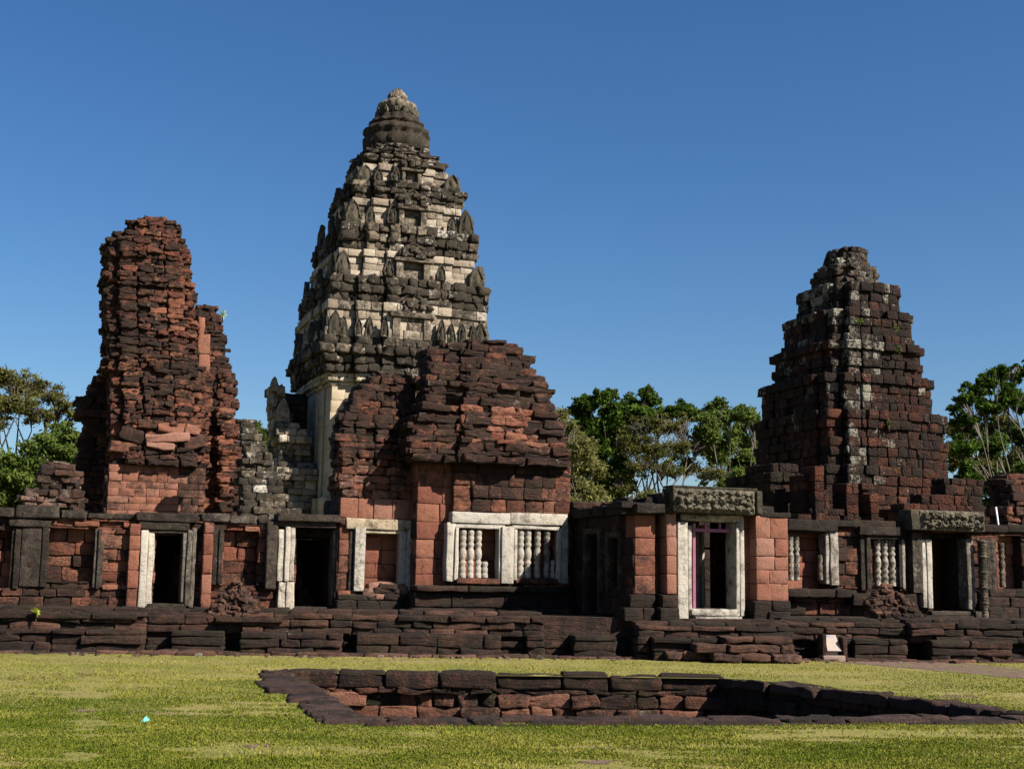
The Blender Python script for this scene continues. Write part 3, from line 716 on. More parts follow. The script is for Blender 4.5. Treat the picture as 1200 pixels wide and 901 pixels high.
# --- right wing
WR = .6
def gallery_right():
    t = thing('gallery_wall', 'low dark gallery wall right of the gate porch, with turned stone window bars and carved lintel', 'gallery wall', FA.P(FA.hit(1050, 765, WR)[0], WR, 0))
    u0 = FA.hit(905, 660, WR)[0]; u1 = FA.hit(1290, 660, WR)[0]; zt = FA.hit(1000, 618, WR)[1]
    H = hol(FA, WR, [(924, 968, 622, 690), (1022, 1054, 630, 690), (1092, 1136, 624, 780), (1170, 1198, 628, 690)])
    mb = MB(5)
    cr = mixed(reds(FA, WR, [(996, 1006, 650, 664)]))
    cdk = lambda p: (lambda c: (c[0], c[1] + .2, c[2]))(cr(p))
    wall(mb, FA, WR, u0, u1, ZP, zt, cdk, H, (.24, .36), (.3, .7), .5, .03, .025, .016, .5)
    mb.build('masonry', m_red, t)
    mb = MB(5)
    for i, h in enumerate(H):
        if i == 2:
            wall(mb, FA, WR - 1.6, h[0] - .8, h[1] + .8, ZP, h[3] + .2, cfun(.55, .2, .05, .3, 0, .1, 1), (), (.5, .7), (.6, .9), .3, .02, .02, .01, .3)
        else: wall(mb, FA, WR - .38, h[0] - .05, h[1] + .05, h[2] - .02, h[3] + .02, cfun(.5, .2, .08, .3, 0, .1, 1), (), (.28, .36), (.5, .9), .3, .02, .02, .01, 0)
    mb.build('window_infill', m_redclean, t)
    mb = MB(3); x = u0
    while x < u1:
        n = x + rnd.uniform(.8, 1.4); hh = rnd.uniform(.16, .24)
        mb.fblk(FA, x - .004, n + .004, WR - .6, WR + .12, zt, zt + hh, c_dark(FA.P(x, 0, zt)), .03, .02)
        x = n
    mb.build('capping', m_plinth, t)
    mb = MB(3); x = u0
    while x < u1:
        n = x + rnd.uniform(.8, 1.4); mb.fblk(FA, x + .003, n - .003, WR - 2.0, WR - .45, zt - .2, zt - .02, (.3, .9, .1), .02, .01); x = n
    mb.build('added_shade_slab', m_plinth, t)  # unseen slab added behind the wall to darken its openings
    # windows
    f = boxes(FA, WR + .1, .3, [(924, 982, 609, 622, .1), (925, 972, 622, 625, -.02)], m_old, 'window_frame', t, (.2, .6, .2))
    boxes(FA, WR + .1, .35, [(968, 973, 624, 684), (973.5, 983, 623, 686, .04)], m_white, 'jamb', f, (.5, .35, .4))
    for x in (926, 933): baluster(FA, WR - .05, x, 627, 680, 3.6, m_grey, f, (.35, .5, .75))
    stub(FA, WR - .05, 961, 649, 680, 3.6, m_grey, f, (.3, .5, .6))
    f = boxes(FA, WR + .1, .3, [(1008, 1056, 617, 627, .12), (1017, 1054, 627, 632, .04), (1009, 1016, 627, 692, .0), (1016, 1021, 630, 690, .05), (1054, 1057, 632, 688, 0)], m_old, 'window_frame', t, (.35, .5, .3))
    for x in (1027.5, 1036, 1044.5): baluster(FA, WR - .05, x, 632, 687, 3.9, m_grey, f, (.25, .55, .8))
    stub(FA, WR - .05, 1051, 663, 687, 3.2, m_grey, f, (.3, .5, .6))
    # door
    f = boxes(FA, WR + .15, .4, [(1081.5, 1087, 632, 712, .02), (1087, 1093, 632, 713, .05)], m_white, 'door_frame', t, (.85, .1, .3))
    boxes(FA, WR + .15, .4, [(1134, 1138.5, 632, 714, .03), (1138.5, 1142, 630, 714, -.02), (1057.5, 1061, 632, 690, -.05)], m_white, 'jamb', f, (.5, .4, .4))
    q = FA.rect(WR - .3, 1122, 1134, 632, 716); mb = MB(3); mb.fblk(FA, q[0], q[1], WR - 1.0, WR - .3, q[2], q[3], (.2, .7, .2), .03, .01); mb.build('inner_jamb', m_old, f)
    boxes(FA, WR + .2, .5, [(1092, 1138, 716, 721), (1085, 1142, 721, 727, .12)], m_old, 'sill', f, (.4, .4, .3))
    mb = MB(3); q = FA.rect(WR + .2, 1070, 1081, 624, 694); mb.fblk(FA, q[0], q[1], WR - .2, WR + .2, q[2], q[3], (.3, .5, .3), .02, .01)
    relief(mb, FA, q[0], q[1], q[2], q[3], WR + .205, .06, 13, (.5, .45, .5), 6)
    q = FA.rect(WR + .12, 1157.5, 1168, 632, 696); mb.fblk(FA, q[0], q[1], WR - .2, WR + .12, q[2], q[3], (.3, .5, .3), .02, .01)
    relief(mb, FA, q[0], q[1], q[2], q[3], WR + .125, .06, 13, (.5, .45, .5), 7)
    mb.build('carved_pilaster', m_old, f)
    # ringed colonette
    u, z1 = FA.hit(1150.5, 632, WR + .3); z0 = FA.hit(1150.5, 726, WR + .3)[1]; prof = []
    for k in range(26):
        z = k / 26; prof += [(.11 if k % 5 else .135, z * (z1 - z0)), (.125 if k % 5 else .145, (z + .018) * (z1 - z0)), (.105, (z + .034) * (z1 - z0))]
    mb = MB(3); mb.lathe(FA.P(u, WR + .3, z0), prof, 18, (.35, .6, .3)); mb.build('colonette', m_grey, f)
    boxes(FA, WR + .34, .4, [(1144, 1158, 716, 728)], m_old, 'colonette_base', f, (.6, .3, .3))
    mb = MB(3); q = FA.rect(WR + .45, 1068, 1154, 598, 622); mb.fblk(FA, q[0], q[1], WR - .1, WR + .45, q[2], q[3], (.3, .4, .3), .03, .015)
    relief(mb, FA, q[0] + .28, q[1] - .03, q[2] + .02, q[3] - .02, WR + .455, .13, 15, (.65, .42, .4), 9); mb.build('carved_lintel', m_carved, t)
    baluster(FA, WR - .05, 1173, 636, 688, 3.4, m_grey, t, (.5, .4, .5))
    for (a, b, tp, bo, dw) in ((1160, 1240, 690, 700, 0), (1158, 1240, 700, 712, .1), (1158, 1240, 712, 727, .2), (924, 1000, 690, 700, .1), (1000, 1075, 696, 710, .15)):
        q = FA.rect(WR + .2 + dw, a, b, tp, bo); mb = MB(5); wall(mb, FA, WR + .2 + dw, q[0], q[1], q[2], q[3], c_dark, (), (.5, .6), (.4, 1.0), .4, .04, .03, .018, 0); mb.build('base_moulding', m_plinth, t)
    return t
gallery_right()

# --- low wall between pavilion and gate
def link_wall():
    t = thing('recess_wall', 'short shaded wall recessed between the white framed windows and the gate porch', 'wall', FA.P(FA.hit(690, 765, -.4)[0], -.4, 0))
    w = -.15; mb = MB(5); u0, u1 = FA.hit(668, 650, w)[0], FA.hit(746, 650, w)[0]; zt = FA.hit(700, 598, w)[1]
    wall(mb, FA, w, u0 + .02, u1, ZP, zt, c_dark, hol(FA, w, [(681, 705, 625, 760)]), (.3, .42), (.4, .8), .5, .03, .025, .015, .5)
    x = u0
    while x < u1 + .4:
        n = x + rnd.uniform(.5, .9); mb.fblk(FA, x + .03, n - .01, w - .5, w + .1, zt + .004, zt + rnd.uniform(.18, .3), (.3, .75, .3), .03, .02); x = n
    mb.build('masonry', m_red, t)
    boxes(FA, w + .1, .3, [(676, 680.5, 622, 720), (705, 709, 622, 720), (676, 709, 616, 622)], m_white, 'door_frame', t, (.4, .3, .3))
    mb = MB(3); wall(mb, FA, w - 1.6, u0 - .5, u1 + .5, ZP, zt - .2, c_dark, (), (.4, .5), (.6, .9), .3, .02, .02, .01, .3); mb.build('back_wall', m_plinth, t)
link_wall()

# ================================================================ PLATFORM
pa, pb = G(60, 764.5), G(1150, 775.5)
yb = math.atan2(pb.y - pa.y, pb.x - pa.x)
FB = Frame((pa.x, pa.y), yb)
def ub(px): return FB.hit(px, 740, 0)[0]
def platform():
    t = thing('stone_platform', 'stepped plinth of dark brown sandstone blocks running along the foot of the whole wall', 'platform', FB.P(ub(600), 0, 0))
    cp = cfun(.45, .35, .5, .6, .1, .35, .9); cp2 = cfun(.4, .3, .62, .5, .15, .4, .7)
    mb = MB(5)
    segs = [(-90, 60, -.05), (60, 168, .0), (168, 200, -.35), (200, 262, -.12), (262, 282, -.5), (282, 402, .1), (402, 418, -.45), (418, 512, .16), (512, 588, .0), (588, 618, -.45), (618, 640, -.1), (640, 672, -.5), (672, 722, .1), (722, 742, -.4),
            (742, 758, .35), (758, 915, .62), (915, 928, .1), (928, 962, -.5), (962, 1000, -.05), (1000, 1062, .05), (1062, 1086, -.55), (1086, 1180, .22), (1180, 1300, -.3)]
    for (a, b, w) in segs:
        u0, u1 = ub(a), ub(b)
        hi = .46 if w > -.3 else .30
        wall(mb, FB, w, u0, u1, -.02, hi, cp2, (), (.15, .24), (.4, 1.1), 1.1, .03, .03, .022, 1.0, 0, .006, .01)
    for (a, b, w, h) in ((-90, 168, -.28, .82), (168, 282, -.42, .80), (282, 412, -.25, .84), (412, 640, -.32, .84), (640, 745, -.7, .72), (745, 925, .28, .70), (925, 1070, -.35, .80), (1070, 1300, -.12, .82)):
        u0, u1 = ub(a), ub(b)
        wall(mb, FB, w, u0, u1, .40, h, cp, (), (.13, .2), (.4, 1.2), 1.2, .03, .035, .02, 1.1, 0, .006, .01)
        wall(mb, FB, w - .35, u0, u1, .6, h + .09, cp2, (), (.3, .4), (.5, 1.2), .8, .04, .04, .02, 0, 0, .006, .01)
    mb.build('stepped_courses', m_plinth, t)
    # rounded moulding line on the left part
    mb = MB(5)
    for (a, b, w, z0, z1) in ((-90, 158, -.22, .66, .80), (250, 330, -.2, .64, .76)):
        mb = MB(5); u0, u1 = ub(a), ub(b); wall(mb, FB, w, u0, u1, z0, z1, cp2, (), (.3, .4), (.8, 1.6), .4, .01, .065, .012, 0)
        mb.build('rounded_moulding', m_plinth, t)
    # platform floor
    mb = MB(3)
    P = [FB.P(ub(-90), -.6, 0), FB.P(ub(1300), -.6, 0), FA.P(FA.hit(1330, 700, WR)[0], -3.6, 0), FA.P(FA.hit(-140, 700, WL)[0], -5, 0)]
    vs = [Vector((p.x, p.y, z)) for z in (-.05, .835) for p in P]
    mb.add(vs, [(4, 5, 6, 7), (0, 1, 5, 4), (1, 2, 6, 5), (2, 3, 7, 6), (3, 0, 4, 7)], (.4, .5, .3)); mb.build('platform_floor', m_plinth, t, smooth=False)
    # steps before the gate
    mb = MB(5)
    for (a, b, w, z0, z1) in ((835, 912, .95, .38, .52), (800, 912, 1.15, .2, .37), (815, 915, 1.4, .02, .19), (770, 842, .9, .0, .2)):
        wall(mb, FB, w, ub(a), ub(b), z0, z1, cfun(.75, .25, .25, .4, .1, .3, 1), (), (.2, .3), (.35, .8), .7, .05, .05, .025, 0, 0, .012, .02)
    mb.build('entrance_steps', m_plinth, t)
    # kerb stones flush with the grass
    mb = MB(5); x = ub(-60)
    while x < ub(1240):
        n = x + rnd.uniform(.4, 1.0); w = .3 + rnd.uniform(-.08, .12); pxm = (x - ub(0))
        mb.fblk(FB, x, n - .005, w - .5, w, -.06, rnd.uniform(.02, .07), (rnd.uniform(.5, 1), rnd.uniform(.2, .6), .2), .03, .02, .01)
        x = n
    for (a, b) in ((165, 255), (350, 395), (775, 848)):
        wall(mb, FB, .75 if a > 700 else .5, ub(a), ub(b), -.03, .08, cfun(.8, .2, .25, .3, 0, .2, 1), (), (.2, .3), (.4, .8), .5, .06, .03, .02, 0)
    mb.build('kerb_stones', m_plinth, t)
platform()

# rubble heaps lying against the wall base
def heap(label, F, w, px0, px1, pyT, pyB, n, smin, smax, col, skew=.5):
    u0, u1, z0, z1 = F.rect(w, px0, px1, pyT, pyB)
    t = thing('rubble_heap', label, 'rubble', F.P((u0 + u1) / 2, w, z0)); mb = MB(5)
    for k in range(n):
        a = rnd.random(); hh = (1 - abs(a - skew) / max(skew, 1 - skew)) ** .7; zc = z0 + (z1 - z0) * hh * rnd.random() ** .8
        s = rnd.uniform(smin, smax); c = F.P(u0 + (u1 - u0) * a, w - (zc - z0) * .35 + rnd.uniform(-.1, .08), zc + s * .2)
        ang = rnd.uniform(0, 3.1); e = Vector((math.cos(ang), math.sin(ang), rnd.gauss(0, .2))).normalized(); ez = (Vector((rnd.gauss(0, .25), rnd.gauss(0, .25), 1))); ez = (ez - e * ez.dot(e)).normalized()
        mb.block(c, (tuple(e), tuple(ez.cross(e)), tuple(ez)), (s * .7, s * .5, s * rnd.uniform(.2, .4)), s * .2, s * .1, col(c))
    mb.build('loose_stones', m_plinth, t)
heap('heap of small broken stones right of the first doorway, below a blind window', FB, -.55, 248, 304, 682, 728, 260, .07, .17, cfun(.6, .4, .35, .5, .2, .4, 1.5))
heap('heap of reddish broken stones between the barred window and the right hand doorway', FB, -1.2, 1020, 1078, 688, 728, 260, .07, .2, cfun(.6, .4, .35, .5, .1, .3, 1.5), .4)

# ================================================================ BASIN
def basin():
    cc = cfun(.55, .35, .3, .7, .15, .4, 1.0)
    cen = (bA + bC) / 2
    t = thing('stone_basin', 'sunken rectangular basin lined with dark and red stone blocks in the lawn', 'basin', (cen.x, cen.y, 0))
    def side(p, q, name, top, mat, zb=-1.5):
        d = (q - p); L = d.length; yaw = math.atan2(d.y, d.x); F = Frame((p.x, p.y), yaw)   # u runs p->q, faces the right-hand side of travel
        mb = MB(5)
        _c = cc
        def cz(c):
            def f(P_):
                r, g, b = c(P_); return (r, g + (.5 if P_[2] > -.28 else .15) + (.6 if name == 'right_wall' else 0), b)  # right wall's shade is painted in through the dark bias
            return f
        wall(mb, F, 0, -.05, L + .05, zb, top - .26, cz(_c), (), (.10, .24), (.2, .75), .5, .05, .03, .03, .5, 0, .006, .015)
        x = -.05
        while x < L:
            n = min(x + rnd.uniform(.6, 1.25), L + .05)
            if L + .05 - n < .3: n = L + .05
            w = rnd.gauss(.0, .03); tp = top + rnd.gauss(0, .018)
            mb.fblk(F, x + .008, n - .008, w - .55, w, top - .27, tp, (rnd.uniform(.2, .6), .75 + rnd.gauss(0, .12), .25), .05, .02, .006); x = n
        return mb.build(name, mat, t), F, L
    side(bA, bB, 'back_wall', .03, m_plinth2)
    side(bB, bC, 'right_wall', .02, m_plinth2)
    side(bC, bD, 'near_wall', .02, m_plinth2)
    side(bD, bA, 'left_wall', .02, m_plinth2)
    # flat rim slabs along left and near sides
    mb = MB(5)
    def rim(p, q, wd, hgt):
        d = q - p; L = d.length; d.normalize(); nrm = Vector((d.y, -d.x, 0)); F = Frame((p.x, p.y), math.atan2(d.y, d.x)); x = 0
        while x < L:
            n = x + rnd.uniform(.25, 1.1); w1 = rnd.uniform(-.1, .28)
            mb.fblk(F, x, n - .02, -wd + w1, .04 + rnd.uniform(-.03, .03), -.12, hgt + rnd.uniform(-.02, .03), (rnd.uniform(.4, .8), rnd.uniform(.2, .6), .2), .04, .022, .012); x = n
    rim(bD, bA, .68, .03); rim(bC, bD, .42, .05); rim(bB, bC, .12, .02)
    mb.build('rim_slabs', m_rim, t)
m_plinth2 = stone('basin_stone', [(0, (.10, .05, .035)), (.4, (.22, .095, .06)), (.7, (.36, .16, .10)), (1, (.42, .21, .14))], strat=True, bump=.8, mossamt=.5)
m_rim = stone('basin_rim_stone', [(0, (.07, .042, .036)), (.5, (.13, .075, .062)), (1, (.19, .115, .095))], strat=True, bump=.9, mossamt=.3)
basin()

# ================================================================ TOWERS
def proj(X):
    d = X - CAM; k = d.dot(Fv); return 600 + FPX * d.dot(Rv) / k, 450.5 - FPX * d.dot(Uv) / k
def fit(F, py, L, R_, bays, dz=None):
    """centre u and half size of a square plan whose outline spans pixels L..R at row py"""
    a = 2.0; uc = 0.0; z = F.hit((L + R_) / 2, py, a)[1]
    for _ in range(12):
        z = F.hit((L + R_) / 2, py, a)[1]
        xs = [proj(F.P(p.x, p.y, z))[0] for p in poly(uc - a, uc + a, -a, a, bays)]
        lo, hi = min(xs), max(xs); a *= ((R_ - L) / (hi - lo)) ** .9; uc += ((L + R_) / 2 - (lo + hi) / 2) / 25
    return uc, a, z
def antefix_mesh(mb, c, eu, ew, w, h, th, col):
    """pointed leaf slab standing at c; eu = width direction, ew = facing direction"""
    ez = Vector((0, 0, 1)); ol = [(.5, 0), (.54, .18), (.5, .42), (.40, .62), (.24, .82), (0, 1.0)]
    ol = ol + [(-x, z) for x, z in reversed(ol[:-1])]
    n = len(ol); vs = []; lay = [(1, 1, 0), (1, 1, .75), (.86, .93, 1), (.74, .86, .72), (.45, .7, .80), (.2, .5, 1.15)]
    for (sx, sz, t) in lay:
        for (x, z) in ol: vs.append(c + eu * (x * w * sx) + ez * (h * (.0 + z * sz + (1 - sz) * .35)) + ew * (th * t))
    fs = [tuple(range(n))]
    for k in range(len(lay) - 1):
        for i in range(n): a, b = k * n + i, k * n + (i + 1) % n; fs.append((a, b, b + n, a + n))
    fs.append(tuple(range((len(lay) - 1) * n, len(lay) * n)))
    vs = [v + Vector((rnd.gauss(0, .02), rnd.gauss(0, .02), rnd.gauss(0, .02))) for v in vs]
    mb.add(vs, fs, col)

def main_tower():
    F = Frame(G(468, 680 + 1550 * 1.6 / 72)[:2], YAW); F = Frame(((468 - 600) / 1550 * 72, 72), YAW)
    t = thing('temple_tower', 'tallest tower, pale grey sandstone in receding tiers with a lotus shaped finial on top', 'temple tower', F.P(0, 0, 0))
    B = ((.66, .30), (.34, .45))
    pale = cfun(.65, .25, .24, .9, .3, .3, .6); corn = cfun(.35, .3, .86, .5, .36, .45, .6); body = cfun(.75, .15, .06, .4, .2, .2, .3)
    prev_z = 0
    # main body with pale corner pilasters
    uc, a, zt = fit(F, 456, 353, 560, B); _, _, _z = fit(F, 456, 353, 560, B)
    mb = MB(3); z = 0
    while z < zt - .02:
        h = min(.62, zt - z); k = .55 if z < 3 else (.3 if z < 5 else 0)
        course(mb, F, poly(uc - a - k, uc + a + k, -a - k, a + k, B), z, z + h, body, bw=(.6, 1.1), off=.006, r=.012, amp=.004, depth=.6, joint=.002); z += h
    mb.build('body', m_pillar, t)
    def band(name, pyT, pyB, L, R_, kind, mat, antes=0):
        nonlocal prev_z
        uc, a, z1 = fit(F, pyT, L, R_, B); _, _, z0 = fit(F, pyB, L, R_, B); z0 = prev_z if prev_z else z0
        mb = MB(4); H = z1 - z0
        if kind == 'wall':
            n = max(3, round(H / .42)); prof = [(k / n, (k + 1) / n, (.10 if k == 0 or k == n - 1 else 0)) for k in range(n)]; col = pale; kw = dict(bw=(.45, .9), off=.02, r=.03, amp=.012)
        elif kind == 'corn':
            n = max(3, round(H / .50)); prof = []
            for k in range(n):
                s_ = (k + .5) / n; prof.append((k / n, (k + 1) / n, -.30 + .42 * math.sin(min(1, s_ * 1.5) * 1.57) - (.12 if k % 2 else 0) - (.14 if k == n - 1 else 0)))
            col = corn; kw = dict(bw=(.4, .85), off=.07, r=.09, amp=.06)
        else:
            n = max(3, round(H / .2)); prof = [(k / n, (k + 1) / n, -.25 + .3 * k / n + (.08 if k % 2 else 0)) for k in range(n)]; col = cfun(.7, .2, .3, .6, .4, .3, .8); kw = dict(bw=(.4, .8), off=.02, r=.08, amp=.01)
        for (p, q, d) in prof:
            pl = poly(uc - a - d, uc + a + d, -a - d, a + d, B); course(mb, F, pl, z0 + H * p, z0 + H * q, col, depth=.6, tilt=.008, **kw)
        tp = mb.build(name, mat, t); prev_z = z1
        return uc, a, z1, tp
    prev_z = zt
    band('capital', 440, 456, 345, 568, 'cap', m_pillar)
    uc1, a1, z1, e1 = band('entablature', 397, 440, 338, 580, 'corn', m_grey)
    tiers = [((357, 397, 348, 568), (326, 357, 349, 575)), ((297, 326, 365, 554), (265, 297, 365, 562)), ((237, 265, 386, 538), (215, 237, 385, 546)), ((196, 215, 404, 523), (184, 196, 405, 523))]
    last = (uc1, a1, z1)
    for i, (w_, c_) in enumerate(tiers):
        uw, aw, zw, tp = band('tier', *w_, 'wall', m_grey)
        u2, a2, z2, tc_ = band('cornice', *c_, 'corn', m_grey)
        # antefixes standing on the ledge below, around front, left and right faces
        u0, al, zl = last; Hh = zw - zl
        fr = [-1, -.66, -.36, .36, .66, 1] if i else [-1, -.83, -.66, -.52, -.36, .36, .52, .66, .83, 1]
        for (sd, eu, ew) in (('f', F.eu, F.ew), ('l', F.ew, -F.eu), ('r', -F.ew, F.eu)):
            for s_ in fr:
                pr = .75 if abs(s_) <= .37 else (.30 if abs(s_) < .7 else 0)
                if i and abs(s_) < .9 and rnd.random() < .45: continue
                w = (.5 if abs(s_) < .99 else .82) * (1 if i else .85); h = min(Hh * .95, 1.65) * (1 if abs(s_) > .9 else .75) * rnd.uniform(.8, 1.0)
                k = al - .30 - (.30 if abs(s_) > .9 else 0); off = al - .38 + (pr if sd == 'f' else pr * .4) - .1
                pos = {'f': F.P(u0 + s_ * (k - .1), off, zl - .02), 'l': F.P(u0 - off, s_ * (k - .1), zl - .02), 'r': F.P(u0 + off, s_ * (k - .1), zl - .02)}[sd]
                mb = MB(3); antefix_mesh(mb, pos, eu, ew, w, h, .26, (rnd.uniform(.1, .5), rnd.uniform(.45, .85), rnd.uniform(.2, .5))); mb.build('antefix', m_antefix, t, origin=pos)
            # central niche with pediment
            pos = {'f': F.P(u0, al + .2, zl), 'l': F.P(u0 - aw + .0, 0, zl), 'r': F.P(u0 + aw - .0, 0, zl)}[sd]
            mb = MB(3); Ff = Frame(pos[:2], F.yaw + {'f': 0, 'l': -rad(90), 'r': rad(90)}[sd])
            nw = a2 * .24; nh = Hh * .8
            for (p, q) in ((-nw, -nw * .6), (nw * .6, nw)):
                mb.fblk(Ff, p, q, -.7, .0, zl, zl + nh * .75, (.4, .5, .5), .04, .02)
            mb.fblk(Ff, -nw * 1.15, nw * 1.15, -.8, .08, zl + nh * .75, zl + nh * .95, (.4, .6, .4), .05, .03)
            mb.fblk(Ff, -nw * .6, nw * .6, -.7, -.3, zl, zl + nh * .75, (.6, .55, .3), .02, .02)
            antefix_mesh(mb, Ff.P(0, -.35, zl + nh * .93), Ff.eu, Ff.ew, nw * 1.7, Hh * .6, .3, (.3, .75, .35))
            for qq in range(14): mb.fblk(Ff, *(lambda x: (x, x + rnd.uniform(.25, .5)))(rnd.uniform(-nw * 1.2, nw * .9)), -.6, rnd.uniform(-.1, .2), *(lambda z_: (z_, z_ + rnd.uniform(.2, .4)))(zl + nh * rnd.uniform(.8, 1.25)), (.35, rnd.uniform(.6, 1.1), .4), .05, .05)
            mb.build('niche', m_grey, t)
        last = (u2, a2, z2)
    band('cornice', 177, 184, 410, 516, 'corn', m_grey); last = band('cornice', 170.5, 177, 425, 504, 'corn', m_grey)
    # crown
    k = 72 / 1550; _, _, zc = fit(F, 171, 424, 513, B); zz = lambda y: F.hit(467, y, 0)[1] if y < 171 else zc - .1
    cx = last[0]
    def ring(name, prof, lobes, mat, col):
        prof = [(rr, min(y + .27 * rr, 172)) if name != 'crown_base' else (rr, y) for rr, y in prof]
        mb = MB(3); p = F.P(cx, 0, zz(prof[0][1])); z0 = zz(prof[0][1])
        mb.lathe(p, [(r * k * 1.03, zz(y) - z0) for r, y in prof], 72, col, lobes, .09); mb.v = [tuple(c + rnd.gauss(0, .022) + .05 * mn.noise(Vector(v) * 2.5 + Vector((k_, 0, 0))) for k_, c in enumerate(v)) for v in mb.v]; mb.build(name, mat, t, origin=p)
    ring('crown_base', [(31, 171.5), (29, 168), (27, 164), (29, 162)], 0, m_grey, (.7, .6, .3))
    ring('lotus_crown', [(30, 164), (35, 162), (37, 158), (33, 155.5), (36, 152), (37, 148), (33, 145), (27, 143.5), (30, 142), (30, 139), (24, 137), (25, 134), (19, 132)], 14, m_grey, (.15, .85, .25))
    ring('lotus_collar', [(17, 135), (17, 130), (20, 126), (22, 122), (21, 119), (14, 116.5)], 16, m_grey, (.5, .5, .45))
    ring('finial', [(11, 118), (10, 117), (11.5, 115), (11, 111), (8, 107.5), (4, 105), (1, 104.5)], 0, m_grey, (.4, .4, .5))
    for j in range(12):
        an = j / 12 * 6.283
        for (rr, y, w, h) in ((31, 170, .45, .6), (22, 139, .3, .45)):
            e = Vector((math.cos(an), math.sin(an), 0)); pos = F.P(cx, 0, min(zz(y), zz(170.9) if y > 165 else 99)) + e * rr * k
            mb = MB(3); antefix_mesh(mb, pos, Vector((-e.y, e.x, 0)), e, w, h, .18, (.4, .5, .4)); mb.build('antefix', m_antefix, t, origin=pos)
    # front vestibule roof, stepping down toward the viewer
    mb = MB(4)
    spec = [(437, 436, 440, 496, 6.0, 2, 4), (460, 434, 438, 500, 6.3, 2, 4), (482, 430, 435, 505, 6.5, 2, 4), (500, 428, 433, 506, 6.5, 2, 4), (640, 425, 430, 506, 6.5, 2, 4)]
    ruin(mb, F, spec, 0, corn, (.3, .5), (), 'f', .05, bw=(.3, .6), off=.07, r=.09, amp=.04, depth=.6); mb.build('vestibule', m_grey, t)
    # left porch
    mb = MB(4); cl = cfun(.55, .3, .42, 1.0, .35, .5, .9)
    spec = [(452, 316, 320, 330, 1.0, 2, 3), (470, 314, 320, 334, 1.2, 2, 3), (490, 314, 322, 342, 1.5, 2.5, 4), (508, 316, 325, 362, 1.8, 2.5, 4), (519, 318, 326, 370, 1.9, 2.5, 4), (521, 322, 330, 366, 1.6, 2.5, 4), (544, 322, 329, 366, 1.6, 2.5, 4), (546, 316, 325, 374, 2.1, 2.5, 4), (566, 314, 322, 376, 2.3, 3, 4), (568, 318, 326, 372, 2.0, 3, 4), (640, 312, 318, 378, 2.4, 3, 4)]
    ruin(mb, F, spec, 0, cl, (.28, .45), (), 'fl', .04, bw=(.4, .8), off=.04, r=.05, amp=.025, depth=.6)
    mb.build('side_porch', m_grey, t)
    mb = MB(4); spec = [(461, 322, 326, 362, -1.2, 2, 3), (500, 318, 322, 364, -1.1, 2, 3), (640, 314, 318, 366, -1, 2, 3)]
    ruin(mb, F, spec, 0, cfun(.3, .3, .9, .5, .3, .4, .9), (.35, .55), (), 'f', .04, bw=(.4, .8), off=.05, r=.08, amp=.03, depth=.6); mb.build('porch_roof', m_grey, t)
    mb = MB(3)
    for (x, y, h, w) in ((322, 452, .8, .4), (332, 484, 1.3, .7), (319, 470, .8, .45), (330, 458, .6, .4)):
        u, z = F.hit(x, y, 1.6); antefix_mesh(mb, F.P(u, 1.3, z - h * .35), F.eu, F.ew, w, h, .3, (.6, .3, .5))
    mb.build('porch_antefix', m_grey, t)
    return t
m_antefix = stone('antefix_stone', [(0, (.15, .125, .085)), (.5, (.27, .23, .16)), (1, (.44, .39, .29))], dark=(.03, .026, .02), bump=.7, mossamt=.4)
main_tower()

def laterite_tower():
    F = Frame(((1003 - 600) / 1550 * 61, 61), YAW)
    t = thing('temple_tower', 'dark brown laterite tower of square blocks, stepped and spotted with pale lichen, at the right', 'temple tower', F.P(0, 0, 0))
    B = ((.76, .42), (.46, .46))
    tiers = [(640, 545, 878, 1114), (545, 480, 884, 1111), (480, 438, 890, 1094), (438, 400, 904, 1083), (400, 362, 916, 1071), (362, 331, 932, 1056)]
    fits = [(fit(F, (yb_ + yt) / 2, L, R_, B), fit(F, yt, L, R_, B)[2]) for (yb_, yt, L, R_) in tiers]
    ucs = [f[0][0] for f in fits]
    z = 0
    for i, ((uc, a, _), z1) in enumerate(fits):
        mb = MB(4); n = max(3, round((z1 - z) / .42)); h = (z1 - z) / n
        for k in range(n):
            zc = z + (k + .5) * h; tt = zc / 15.0
            def col(p):
                d = p - F.O; u = F.eu.dot(d) - uc; n1 = mn.noise(Vector(p) * .45 + Vector((3, 1, 7))); n2 = mn.noise(Vector((p[0] * 1.6, p[1] * 1.6, p[2] * .35)))
                leftish = (.42 if -2.7 < u < -.2 else 0) * (1 if tt > .36 else .2)
                return (rnd.uniform(.1, .8), .62 + .55 * n1 + (tt - .5) * .5 + rnd.gauss(0, .16), .05 + .5 * n2 + (tt - .45) * .5 + leftish * .8 + rnd.gauss(0, .2))
            d = -.10 * k / n + rnd.gauss(0, .04) + (.10 if k == n - 1 else 0)
            course(mb, F, poly(uc - a - d, uc + a + d, -a - d, a + d, B), z + k * h, z + (k + 1) * h, col, bw=(.38, .7), off=.032, r=.04, amp=.024, depth=.6, miss=.01 + .008 * i, joint=.009, tilt=.008)
        mb.build('tier', m_lat, t); z = z1
    mb = MB(4); cc = cfun(.5, .3, .55, .5, .5, .5, .8)
    for (yt, L, R_, off) in ((324, 951, 1031, .08), (316, 950, 1030, .08), (309, 953, 1028, .08), (303, 962, 1019, .06), (296, 966, 1018, .08), (290, 968, 1018, .09)):
        uc, a, z1 = fit(F, yt, L, R_, ((.6, .2),)); course(mb, F, poly(uc - a, uc + a, -a, a, ((.6, .2),)), z, z1, cc, bw=(.3, .55), off=off, r=.1, amp=.06, depth=.6, miss=.06, tilt=.05); z = z1
    mb.build('crown', m_latgrey, t)
    # green tufts growing in the joints
    return t, F
